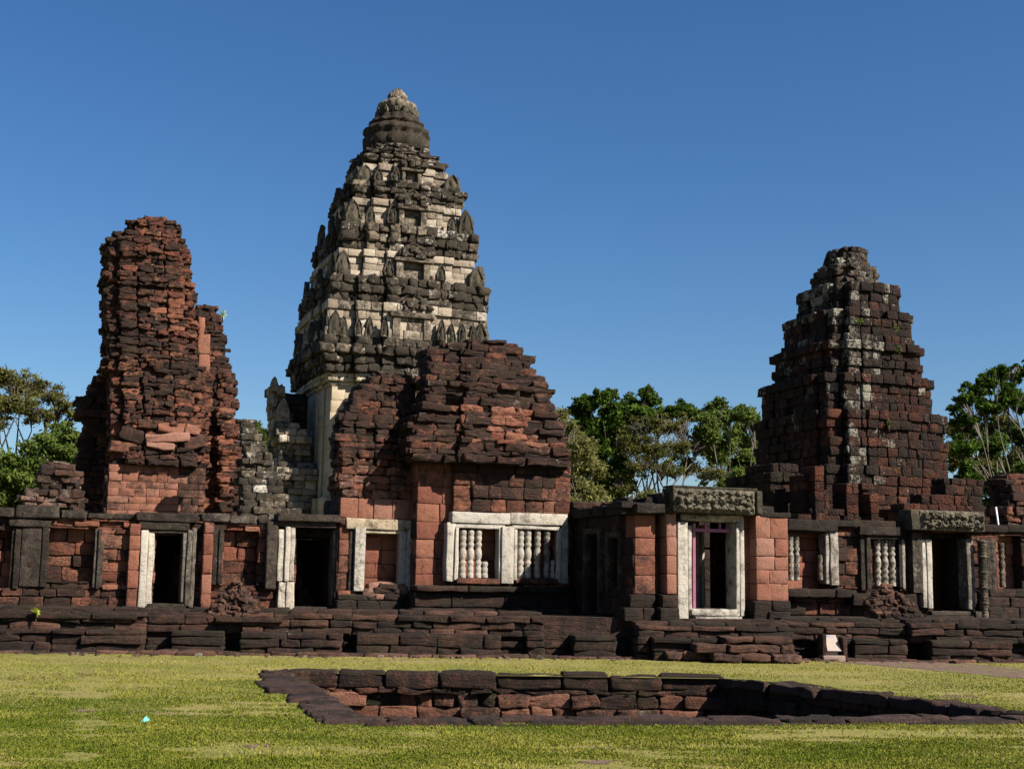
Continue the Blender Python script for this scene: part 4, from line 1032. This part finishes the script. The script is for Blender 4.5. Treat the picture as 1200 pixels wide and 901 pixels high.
m_latgrey = stone('laterite_grey', [(0, (.09, .06, .045)), (.5, (.16, .12, .09)), (1, (.26, .22, .17))], bump=.8, pit=.6)
lat_t, FL_ = laterite_tower()

def red_tower():
    F = Frame(((185 - 600) / 1550 * 55, 55), YAW)
    t = thing('temple_tower', 'half collapsed red sandstone tower with sheared right side and ragged flat top', 'temple tower', F.P(0, 0, 0))
    def cc(gb, bb=.12, hue=.35):
        def f(p):
            n = mn.noise(Vector(p) * .55); n2 = mn.noise(Vector((p[0] * 1.3, p[1] * 1.3, p[2] * .5)))
            return (hue + rnd.uniform(-.3, .35), gb + .55 * n + rnd.gauss(0, .16), bb + .35 * n2 + rnd.gauss(0, .08))
        return f
    B = ((.72, .22), (.30, .26))
    kw = dict(bw=(.26, .7), off=.07, r=.035, amp=.045, depth=.6, tilt=.03)
    mb = MB(5)
    spec = [(256, 156, 159, 198, 1.4, 1.2, 2.4), (260, 155, 158, 198, 1.4, 1.2, 2.4), (261, 145, 148, 212, 1.6, 1.2, 2.4), (272, 144, 147, 213, 1.6, 1.2, 2.4), (273, 129, 132, 214, 1.6, 1.4, 3), (282, 128, 131, 218, 1.6, 1.4, 3), (284, 119, 122, 219, 1.7, 1.6, 3.4), (300, 118, 122, 226, 1.8, 1.8, 3.6), (308, 118, 124, 221, 1.75, 1.8, 3.6), (345, 116, 121, 232, 1.9, 2, 3.8), (352, 117, 122, 229, 1.9, 2, 3.8), (400, 115, 122, 232, 2.1, 2, 4), (448, 108, 126, 236, 2.3, 2, 4.4), (470, 99, 127, 240, 2.5, 2, 5), (520, 93, 127, 244, 2.8, 2, 5.2), (546, 90, 127, 246, 2.9, 2, 5.4)]
    z546 = F.hit(185, 546, 2.9)[1]
    ruin(mb, F, [(y, L + 3, E + 3, *q) for (y, L, E, *q) in spec], z546, cc(.70, .14, .3), (.12, .25), ((.74, .34), (.34, .38)), 'f', .06, miss=.05, **kw)
    mb.build('shaft', m_red, t)
    mb = MB(5)
    spec = [(358, 234, 234, 244, .4, 1.2, 2.5), (364, 234, 234, 252, .4, 1.2, 2.5), (372, 232, 232, 258, .6, 1.2, 2.5), (382, 230, 230, 261, .8, 1.5, 2.5), (420, 230, 230, 266, 1.1, 1.5, 2.5), (424, 230, 230, 270, 1.3, 1.5, 2.5), (470, 230, 230, 273, 1.8, 1.5, 3), (520, 230, 230, 279, 2.2, 1.5, 3), (640, 230, 230, 286, 2.4, 1.5, 3)]
    ruin(mb, F, spec, 0, cc(.68, .12, .3), (.13, .27), (), '', .08, miss=.03, **kw)
    mb.build('broken_flank', m_red, t)
    mb = MB(4)   # bare inner face of the collapsed vault
    for (y0, y1, xa, xb) in ((372, 392, 232, 240), (392, 415, 232, 246), (415, 435, 232, 246), (435, 452, 233, 243)):
        q = F.rect(1.45, xa, xb, y0, y1); mb.fblk(F, q[0], q[1], .3, 1.45, q[2], q[3] + .02, (.65, .12, .1), .05, .03)
    mb.build('inner_facing', m_redclean, t)
    mb = MB(5)
    spec = [(436, 256, 260, 270, 1.7, .8, 1.2), (458, 255, 259, 273, 1.9, .9, 1.2), (476, 250, 257, 277, 2.2, .9, 1.5), (500, 248, 257, 281, 2.5, 1, 1.6), (545, 244, 257, 286, 2.8, 1, 1.8), (640, 244, 257, 292, 3.0, 1, 2)]
    ruin(mb, F, spec, 0, cc(.66, .2), (.14, .28), (), '', .09, miss=.02, **kw)
    mb.build('corner_stub', m_red, t)
    mb = MB(4)   # squared red facing near the base
    wq = 2.95; u0 = F.hit(126, 580, wq)[0]; u1 = F.hit(240, 580, wq)[0]
    wall(mb, F, wq, u0, u1, 0, z546, lambda p: (rnd.uniform(.45, .85), .18 + .75 * max(0, mn.noise(Vector(p) * .8) + .05) + (.5 if F.eu.dot(p - F.O) > u1 - .9 else 0), .0), (), (.25, .34), (.35, .8), .9, .015, .02, .012, .9)
    fl = Frame(F.P(u0, 0, 0)[:2], YAW - rad(90)); wall(mb, fl, 0, wq - 5.0, wq - .05, 0, z546, cc(.8), (), (.2, .3), (.4, .8), .6, .05, .03, .02, .5)
    mb.build('base_facing', m_redclean, t)
    mb = MB(5)
    spec = [(440, 110, 112, 135, 0, 1, 2), (466, 102, 104, 135, 0, 1, 2), (468, 85, 90, 135, .3, 1, 2), (484, 86, 90, 135, .3, 1, 2), (486, 96, 98, 135, 0, 1, 2), (540, 88, 91, 135, 0, 1, 2.6), (575, 84, 87, 135, .2, 1.5, 3), (640, 80, 83, 135, .2, 1.5, 3)]
    ruin(mb, F, spec, 0, cc(.8, .2), (.16, .3), (), '', .1, miss=.02, **kw)
    mb.build('left_buttress', m_red, t)
    mb = MB(5)   # slabs wedged in the fallen doorway
    for (a, b, y0, y1, w, tl, col) in ((170, 222, 508, 518, 3.15, -.10, (.9, .05, .2)), (172, 204, 519, 526, 3.25, .05, (.95, .05, .3)), (140, 168, 502, 517, 3.2, .25, (.2, .8, .2)), (185, 215, 496, 507, 3.1, .0, (.6, .1, .1)), (215, 240, 512, 526, 3.1, -.3, (.4, .6, .2)), (128, 160, 518, 530, 3.1, .1, (.5, .5, .2)), (160, 185, 492, 502, 3.05, 0, (.4, .7, .2)), (218, 234, 498, 510, 3.1, .1, (.7, .2, .1))):
        q = F.rect(w, a, b, y0, y1); c = F.P((q[0] + q[1]) / 2, w - .4, (q[2] + q[3]) / 2)
        eu = (F.eu + Vector((0, 0, -tl))).normalized(); ez = F.ez - eu * F.ez.dot(eu); ez.normalize(); mb.block(c, (tuple(eu), tuple(ez.cross(eu)), tuple(ez)), ((q[1] - q[0]) / 2, .5, (q[3] - q[2]) / 2), .05, .04, col)
    mb.build('fallen_slabs', m_redclean, t)
    return t, F
red_t, FR_ = red_tower()

# lesser ruins between the gallery and the towers
def small_ruin(label, px, D, spec, z0, mat, col, name='ruined_wall', cat='ruin', ch=(.18, .3), **kw):
    F = Frame(((px - 600) / 1550 * D, D), YAW); t = thing(name, label, cat, F.P(0, 0, 0)); mb = MB(4)
    k = dict(bw=(.28, .6), off=.06, r=.035, amp=.035, depth=.5, tilt=.03, miss=.03); k.update(kw)
    ruin(mb, F, spec, z0, col, ch, (), '', .06, **k); mb.build('masonry', mat, t); return t, F
small_ruin('broken stub of stacked rough stones just left of the half collapsed red tower', 70, 47,
    [(541, 48, 52, 72, 0, .6, 1), (546, 47, 50, 84, .1, .6, 1), (556, 46, 49, 95, .2, .8, 1.5), (572, 42, 46, 97, .2, 1, 2), (575, 26, 30, 97, .3, 1, 2), (600, 22, 27, 100, .3, 1, 2), (640, 20, 24, 104, .4, 1, 2)], 0, m_rub, cfun(.45, .35, .62, .7, .3, .4, 1.2))
small_ruin('low jumble of grey lichened stones between the red tower and the tallest tower', 308, 50,
    [(492, 284, 286, 292, -.5, .5, .8), (500, 284, 286, 300, -.2, .5, .8), (524, 284, 286, 312, 0, .6, 1), (545, 284, 286, 324, .3, 1, 2), (575, 282, 284, 332, .6, 1, 2), (600, 280, 282, 352, .9, 1, 2), (640, 278, 280, 372, 1.2, 1, 2)], 0, m_grey, cfun(.3, .3, .82, .9, .3, .6, 1.3))
small_ruin('plain dark laterite block house in front of the left foot of the laterite tower', 900, 53,
    [(543, 874, 905, 937, 1.0, 1.5, 3), (550, 872, 905, 937, 1.0, 1.5, 3), (552, 850, 903, 938, 1.1, 1.5, 3.6), (640, 846, 900, 940, 1.2, 1.5, 4)], 0, m_lat, cfun(.3, .3, .75, .4, .1, .3, .8), ch=(.36, .44), off=.03, tilt=.005, amp=.02)
small_ruin('row of low laterite walls at the right foot of the laterite tower', 1120, 50,
    [(561, 1104, 1108, 1152, .2, .8, 1.4), (575, 1102, 1106, 1153, .2, .8, 1.4), (589, 1074, 1078, 1155, .4, .8, 1.6), (592, 1052, 1056, 1166, .5, .8, 1.6), (640, 1050, 1054, 1168, .5, .8, 1.6)], 0, m_lat, cfun(.45, .35, .55, .6, .2, .5, .8), ch=(.34, .42), off=.03, tilt=.01, amp=.02)
small_ruin('ragged red sandstone stub at the far right edge above the wall', 1195, 42,
    [(556, 1172, 1182, 1196, -.3, .8, 1.2), (562, 1168, 1180, 1215, 0, 1, 1.6), (590, 1166, 1182, 1240, .2, 1, 2), (640, 1164, 1182, 1245, .3, 1, 2)], 0, m_red, cfun(.35, .3, .72, .6, .25, .5, 1.2))
def slabs():
    F = Frame(((985 - 600) / 1550 * 52, 52), YAW)
    t = thing('doorway_ruin', 'upright laterite door slabs standing before the foot of the laterite tower', 'ruin', F.P(0, 0, 0)); mb = MB(4)
    for (a, b, tp, w) in ((941, 953, 556, .6), (955, 966, 546, 1.0), (966, 972, 574, .3), (992, 1006, 566, .8), (1012, 1020, 575, .6), (1020, 1030, 578, 1.1), (1044, 1056, 596, 1.0)):
        q = F.rect(w, a, b, tp, 600); wall(mb, F, w, q[0], q[1], 0, q[3], cfun(.5, .35, .4, .5, .15, .5, .9), (), (.36, .45), (.3, .5), 1.0, .02, .03, .015, 0)
    for (a, b, tp, bo, w) in ((935, 985, 603, 611, .9), (990, 1060, 606, 614, .8), (950, 990, 596, 603, .9), (1010, 1024, 566, 574, .7)):
        q = F.rect(w, a, b, tp, bo); wall(mb, F, w, q[0], q[1], q[2], q[3], cfun(.4, .3, .6, .5, .2, .4, .9), (), (.3, .4), (.6, .9), .6, .02, .03, .015, 0)
    mb.build('door_slabs', m_lat, t)
slabs()

# ================================================================ TREES
def leaves(C, Rr, n, size, hue, flat_=.7, shell=.55):
    """n random leaf quads spread through ellipsoids C (k,3) radii Rr (k,)"""
    k = nr.choice(len(C), n, p=(Rr ** 2 / (Rr ** 2).sum())); d = nr.randn(n, 3); d /= np.linalg.norm(d, axis=1)[:, None]
    rr = np.clip(shell * nr.rand(n) + np.abs(nr.randn(n)) * .52, 0, 1.7)
    lump = 1 + .25 * np.sin(d[:, 0] * 5 + k) * np.sin(d[:, 2] * 6 + 2 * k)
    P = C[k] + d * (Rr[k] * rr * lump)[:, None] * np.array([1, 1, flat_])
    a = nr.randn(n, 3); a /= np.linalg.norm(a, axis=1)[:, None]; b = np.cross(a, nr.randn(n, 3)); b /= np.linalg.norm(b, axis=1)[:, None]
    s = size * .8 * (.6 + .8 * nr.rand(n))[:, None]
    V = np.stack([P - a * s, P + b * s * .45, P + a * s, P - b * s * .45], 1).reshape(-1, 3)
    c = np.repeat(np.clip(hue + .35 * nr.randn(n) * .6 + .25 * np.sin(k * 2.3), 0, 1), 4)
    return V, np.stack([c, c * 0, c * 0], 1)
def leafmesh(name, V, Ccol, mat, parent):
    me = bpy.data.meshes.new(name); n = len(V) // 4; base = np.array(wloc(parent)) if parent else np.zeros(3)
    me.vertices.add(len(V)); me.vertices.foreach_set('co', (V - base).astype(np.float32).ravel())
    me.loops.add(len(V)); me.loops.foreach_set('vertex_index', np.arange(len(V), dtype=np.int32))
    me.polygons.add(n); me.polygons.foreach_set('loop_start', np.arange(0, len(V), 4, dtype=np.int32)); me.polygons.foreach_set('loop_total', np.full(n, 4, np.int32))
    at = me.attributes.new('col', 'FLOAT_COLOR', 'POINT'); at.data.foreach_set('color', np.concatenate([Ccol, np.ones((len(Ccol), 1))], 1).astype(np.float32).ravel())
    me.update(calc_edges=True); me.materials.append(mat); o = bpy.data.objects.new(name, me); sc.collection.objects.link(o)
    if parent: o.parent = parent
    return o
def tree(name, label, cat, px, D, clumps, n, size, hue, mat, bark, flat_=.7, shell=.5, twigs=6, twr=.03, trunk_r=.35, fork=None, sub=26, group='trees behind the ruins'):
    base = Vector(((px - 600) / FPX * D, D, 0)); t = thing(name, label, cat, base, group)
    C = []; Rr = []; main = []
    for (x, y, r) in clumps:
        dd = D + rnd.uniform(-3, 4); d = ray(x, y); X = CAM + d * (dd / d.y); R_ = r * D / FPX; main.append((X, R_))
        for rep in range(sub):
            e = Vector((rnd.gauss(0, 1), rnd.gauss(0, 1.3), rnd.gauss(0, .7))).normalized() * R_ * rnd.uniform(.3, 1.35)
            C.append(X + e); Rr.append(R_ * rnd.uniform(*((.3, .8) if 'rain' in name or 'pale' in name or 'airy' in name else (.2, .6))))
    Cn = np.array([tuple(c) for c in C]); Rn = np.array(Rr)
    V, col = leaves(Cn, Rn, int(n * (3.6 if 'rain' in name else 5.5)), size * (.8 if 'rain' in name else 1), hue, flat_, shell * .4); leafmesh('crown', V, col, mat, t)
    mb = MB(3); top = min(c.z for c in C) - .5; fz = fork or max(2.5, top * .55); fk = base + Vector((0, 0, fz))
    mb.tube([base, base + Vector((.1, 0, fz * .5)), fk], [trunk_r * 1.25, trunk_r, trunk_r * .8], 9); mb.build('trunk', bark, t)
    mb = MB(3)
    for c, r in main:
        m1 = fk.lerp(c, .35) + Vector((rnd.gauss(0, .5), rnd.gauss(0, .5), rnd.uniform(.2, 1.0))); m2 = fk.lerp(c, .7) + Vector((rnd.gauss(0, .4), rnd.gauss(0, .4), rnd.uniform(0, .7)))
        mb.tube([fk, m1, m2, c], [trunk_r * .28, trunk_r * .15, trunk_r * .08, trunk_r * .04], 5)
        for k in range(twigs):
            e = Vector((rnd.gauss(0, 1), rnd.gauss(0, 1), abs(rnd.gauss(0, .7)))).normalized() * r * rnd.uniform(.7, 1.05); e.z *= flat_ + .2
            s_ = m2.lerp(c, rnd.random()); md = s_.lerp(c + e, .5) + Vector((rnd.gauss(0, .15 * r), rnd.gauss(0, .15 * r), rnd.gauss(0, .12 * r)))
            mb.tube([s_, md, c + e], [twr * 1.6, twr, twr * .5], 4)
            for q in range(2):
                f = c + e + Vector((rnd.gauss(0, .4 * r), rnd.gauss(0, .4 * r), rnd.gauss(0, .3 * r))); mb.tube([md, md.lerp(f, .5) + Vector((0, 0, rnd.gauss(0, .1 * r))), f], [twr, twr * .7, twr * .4], 3)
                for q2 in range(2 if 'rain' in name or 'pale' in name else 0):
                    f2 = f + Vector((rnd.gauss(0, .3 * r), rnd.gauss(0, .3 * r), rnd.gauss(0, .25 * r))); mb.tube([md.lerp(f, .6), f2], [twr * .6, twr * .3], 3)
    mb.build('limbs', bark, t); return t
l_olive = leafmat('olive_leaves', (.055, .060, .016), (.15, .145, .045))
l_dark = leafmat('dark_leaves', (.018, .036, .007), (.085, .135, .022))
l_green = leafmat('green_leaves', (.032, .052, .012), (.115, .155, .035))
l_yel = leafmat('yellow_green_leaves', (.07, .075, .022), (.18, .175, .062))
tree('rain_tree', 'wide flat topped rain tree with sparse foliage and bare forking limbs at the far left', 'tree', 20, 95,
     [(-60, 462, 20), (-35, 452, 18), (-12, 446, 16), (8, 443, 14), (28, 450, 15), (46, 456, 13), (62, 464, 12), (76, 474, 10), (88, 486, 7), (-20, 478, 16), (10, 474, 16), (36, 480, 14), (58, 486, 10), (-45, 495, 18), (-5, 498, 12)], 11000, .16, .45, l_olive, m_bark, .6, .4, 12, .035, .5, 6)
tree('leafy_tree', 'dense rounded green tree below the rain tree, left of the red tower', 'tree', 60, 82,
     [(60, 525, 22), (88, 514, 16), (35, 545, 26), (2, 570, 28), (50, 565, 28), (88, 545, 20), (-25, 550, 26), (75, 590, 24), (20, 600, 30)], 16000, .17, .5, l_green, m_bark, .6, .5, 7, .03, .35)
tree('distant_tree', 'small glimpse of a thin treetop between the red tower and the tallest tower', 'tree', 300, 96, [(298, 503, 9), (306, 512, 9), (292, 520, 12), (308, 530, 12)], 2200, .16, .5, l_green, m_bark, .8, .4, 8, .03, .2)
tree('pale_tree', 'thin yellowish green tree with pale twigs right beside the roofless pavilion', 'tree', 680, 84,
     [(654, 490, 9), (664, 505, 13), (676, 524, 15), (690, 548, 14), (668, 548, 14), (676, 574, 16), (694, 590, 14), (664, 592, 16), (712, 600, 12)], 9500, .14, .6, l_yel, m_barkpale, .9, .35, 12, .03, .25)
tree('broadleaf_tree', 'dark green broadleaved tree with knobbly crowns, highest behind the recess wall', 'tree', 735, 96,
     [(676, 482, 10), (688, 474, 11), (702, 466, 9), (716, 462, 7), (722, 484, 13), (738, 478, 12), (748, 486, 12), (760, 469, 10), (757, 460, 7), (775, 487, 12), (792, 482, 8), (803, 480, 9), (812, 488, 8), (695, 500, 18), (725, 508, 20), (700, 530, 20), (720, 555, 20), (705, 585, 20)], 24000, .20, .5, l_dark, m_bark, .85, .55, 3, .03, .35)
tree('rain_tree', 'olive coloured tree with many bare branches, midway between pavilion and laterite tower', 'tree', 780, 88,
     [(752, 503, 14), (772, 498, 13), (794, 500, 14), (740, 520, 15), (766, 524, 16), (795, 524, 16), (818, 522, 13), (750, 548, 15), (782, 552, 14), (812, 548, 14), (834, 556, 12), (728, 572, 14), (764, 584, 14), (800, 586, 12), (838, 588, 14), (740, 600, 14)], 10500, .15, .35, l_olive, m_barkpale, .6, .35, 14, .035, .4, 5)
tree('airy_tree', 'light airy tree with drooping sprays of leaves close to the left of the laterite tower', 'tree', 860, 92,
     [(836, 480, 9), (846, 472, 6), (852, 490, 10), (862, 484, 6), (874, 488, 9), (884, 496, 8), (832, 505, 12), (858, 510, 12), (880, 518, 12), (842, 530, 14), (868, 542, 14), (886, 550, 12), (858, 568, 15), (884, 585, 14), (826, 490, 6)], 12000, .16, .6, l_green, m_barkpale, .95, .3, 8, .025, .25)
tree('leafy_tree', 'large dark umbrella shaped tree with pale bare limbs at the far right', 'tree', 1200, 78,
     [(1119, 478, 7), (1130, 468, 9), (1144, 457, 11), (1158, 447, 11), (1174, 439, 10), (1192, 436, 11), (1212, 436, 13), (1240, 440, 18), (1134, 492, 13), (1156, 478, 14), (1180, 466, 14), (1205, 470, 16), (1128, 525, 15), (1160, 520, 16), (1195, 510, 16), (1130, 562, 16), (1162, 565, 18), (1200, 560, 20), (1150, 600, 20), (1195, 610, 22), (1235, 560, 28)], 20000, .17, .35, l_dark, m_barkpale, .6, .45, 8, .03, .4)
for (x, D_, rr) in ((-180, 130, 60), (150, 150, 40), (560, 150, 40), (600, 160, 30), (1000, 150, 40), (1330, 120, 60), (1420, 110, 60)):
    tree('leafy_tree', 'rounded green tree standing far behind the ruins', 'tree', x, D_, [(x + rnd.uniform(-40, 40), 640 - rnd.uniform(0, rr), 24) for _ in range(6)], 3500, .35, .4, l_green, m_bark, .7, .5, 2, .05, .3)

tree('leafy_tree', 'dense olive tree filling the space below the umbrella shaped tree at far right', 'tree', 1165, 98, [(1125, 500, 14), (1150, 505, 16), (1180, 500, 16), (1122, 535, 16), (1150, 545, 18), (1185, 545, 20), (1130, 580, 18), (1170, 590, 20), (1215, 540, 22)], 9000, .16, .4, l_olive, m_bark, .7, .4, 6, .03, .3)
# small plants on the masonry
def plant(label, X, h, n, mat, spread=.4, group=None):
    t = thing('weed', label, 'plant', X, group); V, c = leaves(np.array([[X.x, X.y, X.z + h * .6]]), np.array([spread]), n, .09, .7, h * .6 / spread, .1); leafmesh('foliage', V, c, mat, t)
    mb = MB(3)
    for k in range(4):
        e = Vector((rnd.gauss(0, .35) * spread, rnd.gauss(0, .35) * spread, h)); mb.tube([X + Vector((0, 0, -.12)), X + e * .5, X + e], [.012, .01, .005], 4)
    mb.build('stem', m_bark, t)
l_sprig = leafmat('sprig_leaves', (.25, .32, .03), (.42, .46, .08), .5)
u, z = FR_.hit(261, 374, .2); plant('bright yellow green sprig on the broken shoulder of the red tower', FR_.P(u, .2, z - .05), .42, 26, l_sprig, .16)
for i, (x, y, w, lab) in enumerate(((1007, 378, 3.2, 'small green weed high on the laterite tower, left of two'), (1050, 386, 3.2, 'green weed on the right shoulder of the laterite tower'), (1054, 410, 3.3, 'green weed below another on the right shoulder of the laterite tower'), (1042, 497, 3.7, 'green weed at mid height of the laterite tower'))):
    u, z = FL_.hit(x, y, w); plant(lab, FL_.P(u, w, z - .2), .4, 40, l_green, .2)
u, z = FB.hit(42, 716, -.1); plant('small weed on the platform edge at the far left', FB.P(u, -.15, z - .1), .14, 16, l_sprig, .06)

# ================================================================ SMALL THINGS
def sign():
    F = FB; w = .35; u0, z0 = F.hit(965, 766, w); u1, _ = F.hit(991, 766, w); c = F.P((u0 + u1) / 2, w, 0)
    t = thing('information_sign', 'small white information panel on a low concrete block in front of the platform', 'sign', c); um = (u0 + u1) / 2; hw = (u1 - u0) / 2
    mb = MB(3); mb.fblk(F, um - hw, um + hw, w - .35, w, -.03, .13, (.5, 0, 0), .02, .006); mb.build('base', flat('concrete', (.17, .125, .10), .9), t)
    mb = MB(3); mb.fblk(F, um - hw * .62, um + hw * .5, w - .3, w - .15, .13, .2, (.5, 0, 0), .01, .003)
    P = [F.P(um - hw * .50, w - .08, .22), F.P(um + hw * .78, w - .08, .22), F.P(um + hw * .50, w - .26, .55), F.P(um - hw * .50, w - .26, .55)]
    n = (F.ew * .33 + Vector((0, 0, .18))).normalized() * .03; mb.add(P + [p - n for p in P], [(0, 1, 2, 3), (7, 6, 5, 4), (0, 4, 5, 1), (1, 5, 6, 2), (2, 6, 7, 3), (3, 7, 4, 0)])
    mb.build('panel', flat('white_panel', (.27, .215, .185), .5, 0, .05), t, smooth=False)
    mb = MB(3); mb.fblk(F, um - hw * 1.0, um - hw * .62, w - .36, w - .05, .13, .58, (.5, .6, .2), .02, .01); mb.build('side_stone', m_plinth, t); mb = MB(3); mb.fblk(F, um + hw * .85, um + hw * 1.25, w - .36, w - .05, -.02, .5, (.5, .6, .2), .02, .01); mb.build('side_stone', m_plinth, t)
    q = lambda a, b: P[0].lerp(P[1], a).lerp(P[3].lerp(P[2], a), b) + n * .15
    mb = MB(3)
    for (b, a0, a1) in ((.92, .12, .5), (.86, .12, .8)):
        mb.add([q(a0, b), q(a1, b), q(a1, b + .03), q(a0, b + .03)], [(0, 1, 2, 3)])
    mb.build('text_lines', flat('blue_print', (.15, .2, .4), .5), t, smooth=False)
sign()
def pole():
    F = FA; w = -2; u, z0 = F.hit(1170, 616, w); u2, z1 = F.hit(1167, 594, w); mb = MB(3); a, b = F.P(u, w, z0), F.P(u2, w, z1)
    mb.tube([a - (b - a) * 2, a, b], [.028, .028, .028], 8); o = mb.build('white_pole', flat('white_plastic', (.7, .7, .7), .4), origin=a); tag(o, 'thin white leaning pole sticking up behind the wall at far right', 'pole')
pole()
p = G(170, 846.5); mb = MB(3); mb.add([p + Vector(v) for v in ((-.05, 0, .01), (.0, -.03, .012), (.05, .01, .03), (.0, .04, .07), (-.02, .02, .05))], [(0, 1, 2, 3), (0, 3, 4), (0, 1, 4), (1, 2, 4)])
o = mb.build('paper_scrap', flat('pale_blue_paper', (.12, .40, .34), .6, 0, .05), smooth=False, origin=p); tag(o, 'crumpled pale blue scrap lying on the grass', 'litter')

# ================================================================ GRASS
def debris():
    mb = MB(5); n = 0
    for k in range(150):
        px = rnd.uniform(-40, 1230); u = ub(px); w = .45 + abs(rnd.gauss(0, .25)); s_ = rnd.uniform(.015, .05) * (2 if rnd.random() < .08 else 1)
        c = FB.P(u, w, s_ * .25); e = Vector((rnd.gauss(0, 1), rnd.gauss(0, 1), 0)).normalized(); mb.block(c, (tuple(e), (-e.y, e.x, 0), (0, 0, 1)), (s_, s_ * .7, s_ * .5), s_ * .2, s_ * .12, (rnd.random(), rnd.uniform(.1, .6), .3))
    o = mb.build('stone_chips', m_rub); tag(o, 'small stone chips scattered in the grass along the foot of the platform', 'debris', kind='stuff')
debris()
def grass():
    n = 420000; px = nr.rand(n) * 1320 - 60; py = 762 + (960 - 762) * nr.rand(n) ** .75
    d = np.array(Fv)[None] * FPX + np.array(Rv)[None] * (px - 600)[:, None] - np.array(Uv)[None] * (py - 450.5)[:, None]
    t = -HC / d[:, 2]; P = d * t[:, None]; P[:, 2] = 0
    def inside(P, poly_, grow):
        c = sum(poly_, Vector((0, 0, 0))) / len(poly_); ok = np.ones(len(P), bool); m = len(poly_)
        for i in range(m):
            a, b = poly_[i], poly_[(i + 1) % m]; e = (b - a); nn = np.array((e.y, -e.x)) / math.hypot(e.x, e.y)
            s_ = 1 if nn.dot(np.array((c.x - a.x, c.y - a.y))) > 0 else -1
            ok &= ((P[:, 0] - a.x) * nn[0] + (P[:, 1] - a.y) * nn[1]) * s_ > -grow
        return ok
    keep = ~inside(P, [bA, bB, bC, bD], .28)
    e = np.array((math.cos(yb), math.sin(yb))); nn = np.array((math.sin(yb), -math.cos(yb)))
    keep &= ((P[:, 0] - pa.x) * nn[0] + (P[:, 1] - pa.y) * nn[1]) > .42
    pt = [G(845, 762), G(990, 760), G(1090, 772), G(1260, 792), G(1260, 800), G(1130, 789), G(1030, 780), G(930, 770)]
    ppx = px; # thin over the path and bare ground
    lo = np.interp(ppx, [845, 930, 1030, 1130, 1260], [764, 770, 780, 789, 800]); up = np.interp(ppx, [845, 990, 1090, 1260], [760, 760, 772, 792])
    onp = (ppx > 845) & (py > up) & (py < lo); keep &= ~(onp & (nr.rand(n) < .85))
    P = P[keep]; px_ = px[keep]; py_ = py[keep]; n = len(P)
    pn = np.array([mn.noise(Vector((x * .45, y * .9, 3))) + .6 * mn.noise(Vector((x * 1.7, y * 3.2, 8))) for x, y in P[:, :2]])
    lane = np.exp(-((px_ - 100) / 22) ** 2) * .38 + np.exp(-((py_ - 882 + (px_ - 600) * .008) / 7) ** 2) * .30
    k2 = nr.rand(n) > np.clip((pn + lane - .20) * 3.6, 0, .93); P = P[k2]; pn = pn[k2]; px_ = px_[k2]; py_ = py_[k2]; n = len(P)
    nz = np.sin(P[:, 0] * 1.9 + 2 * np.sin(P[:, 1] * .8)) * np.sin(P[:, 1] * 1.3 + 1.5 * np.sin(P[:, 0] * .6)) + .5 * np.sin(P[:, 0] * 4.1 + P[:, 1] * 3.3)
    h = (.012 + .012 * nr.rand(n)) * (1 + .3 * nz); w = .006 + .005 * nr.rand(n); an = nr.rand(n) * 6.283; ln = nr.randn(n, 2) * .010
    a = np.stack([np.cos(an) * w, np.sin(an) * w, 0 * w], 1); T = P + np.stack([ln[:, 0], ln[:, 1], h], 1)
    V = np.stack([P - a, P + a, T + a * .3, T - a * .3], 1).reshape(-1, 3); V[:, 2] -= .001
    c = np.clip(.36 + .12 * nz + .6 * pn + .22 * nr.randn(n) + .35 * np.exp(-((py_ - 782) / 22) ** 2) - .3 * np.exp(-((py_ - 832) / 22) ** 2) * (px_ < 480), 0, 1); c = np.repeat(c, 4)
    o = leafmesh('grass', V, np.stack([c, c * 0, c * 0], 1), leafmat('grass_blades', (.072, .098, .010), (.265, .24, .052), .3), None)
    tag(o, 'short mown grass, green with yellow dry patches, around the basin', 'grass', kind='stuff')
grass()
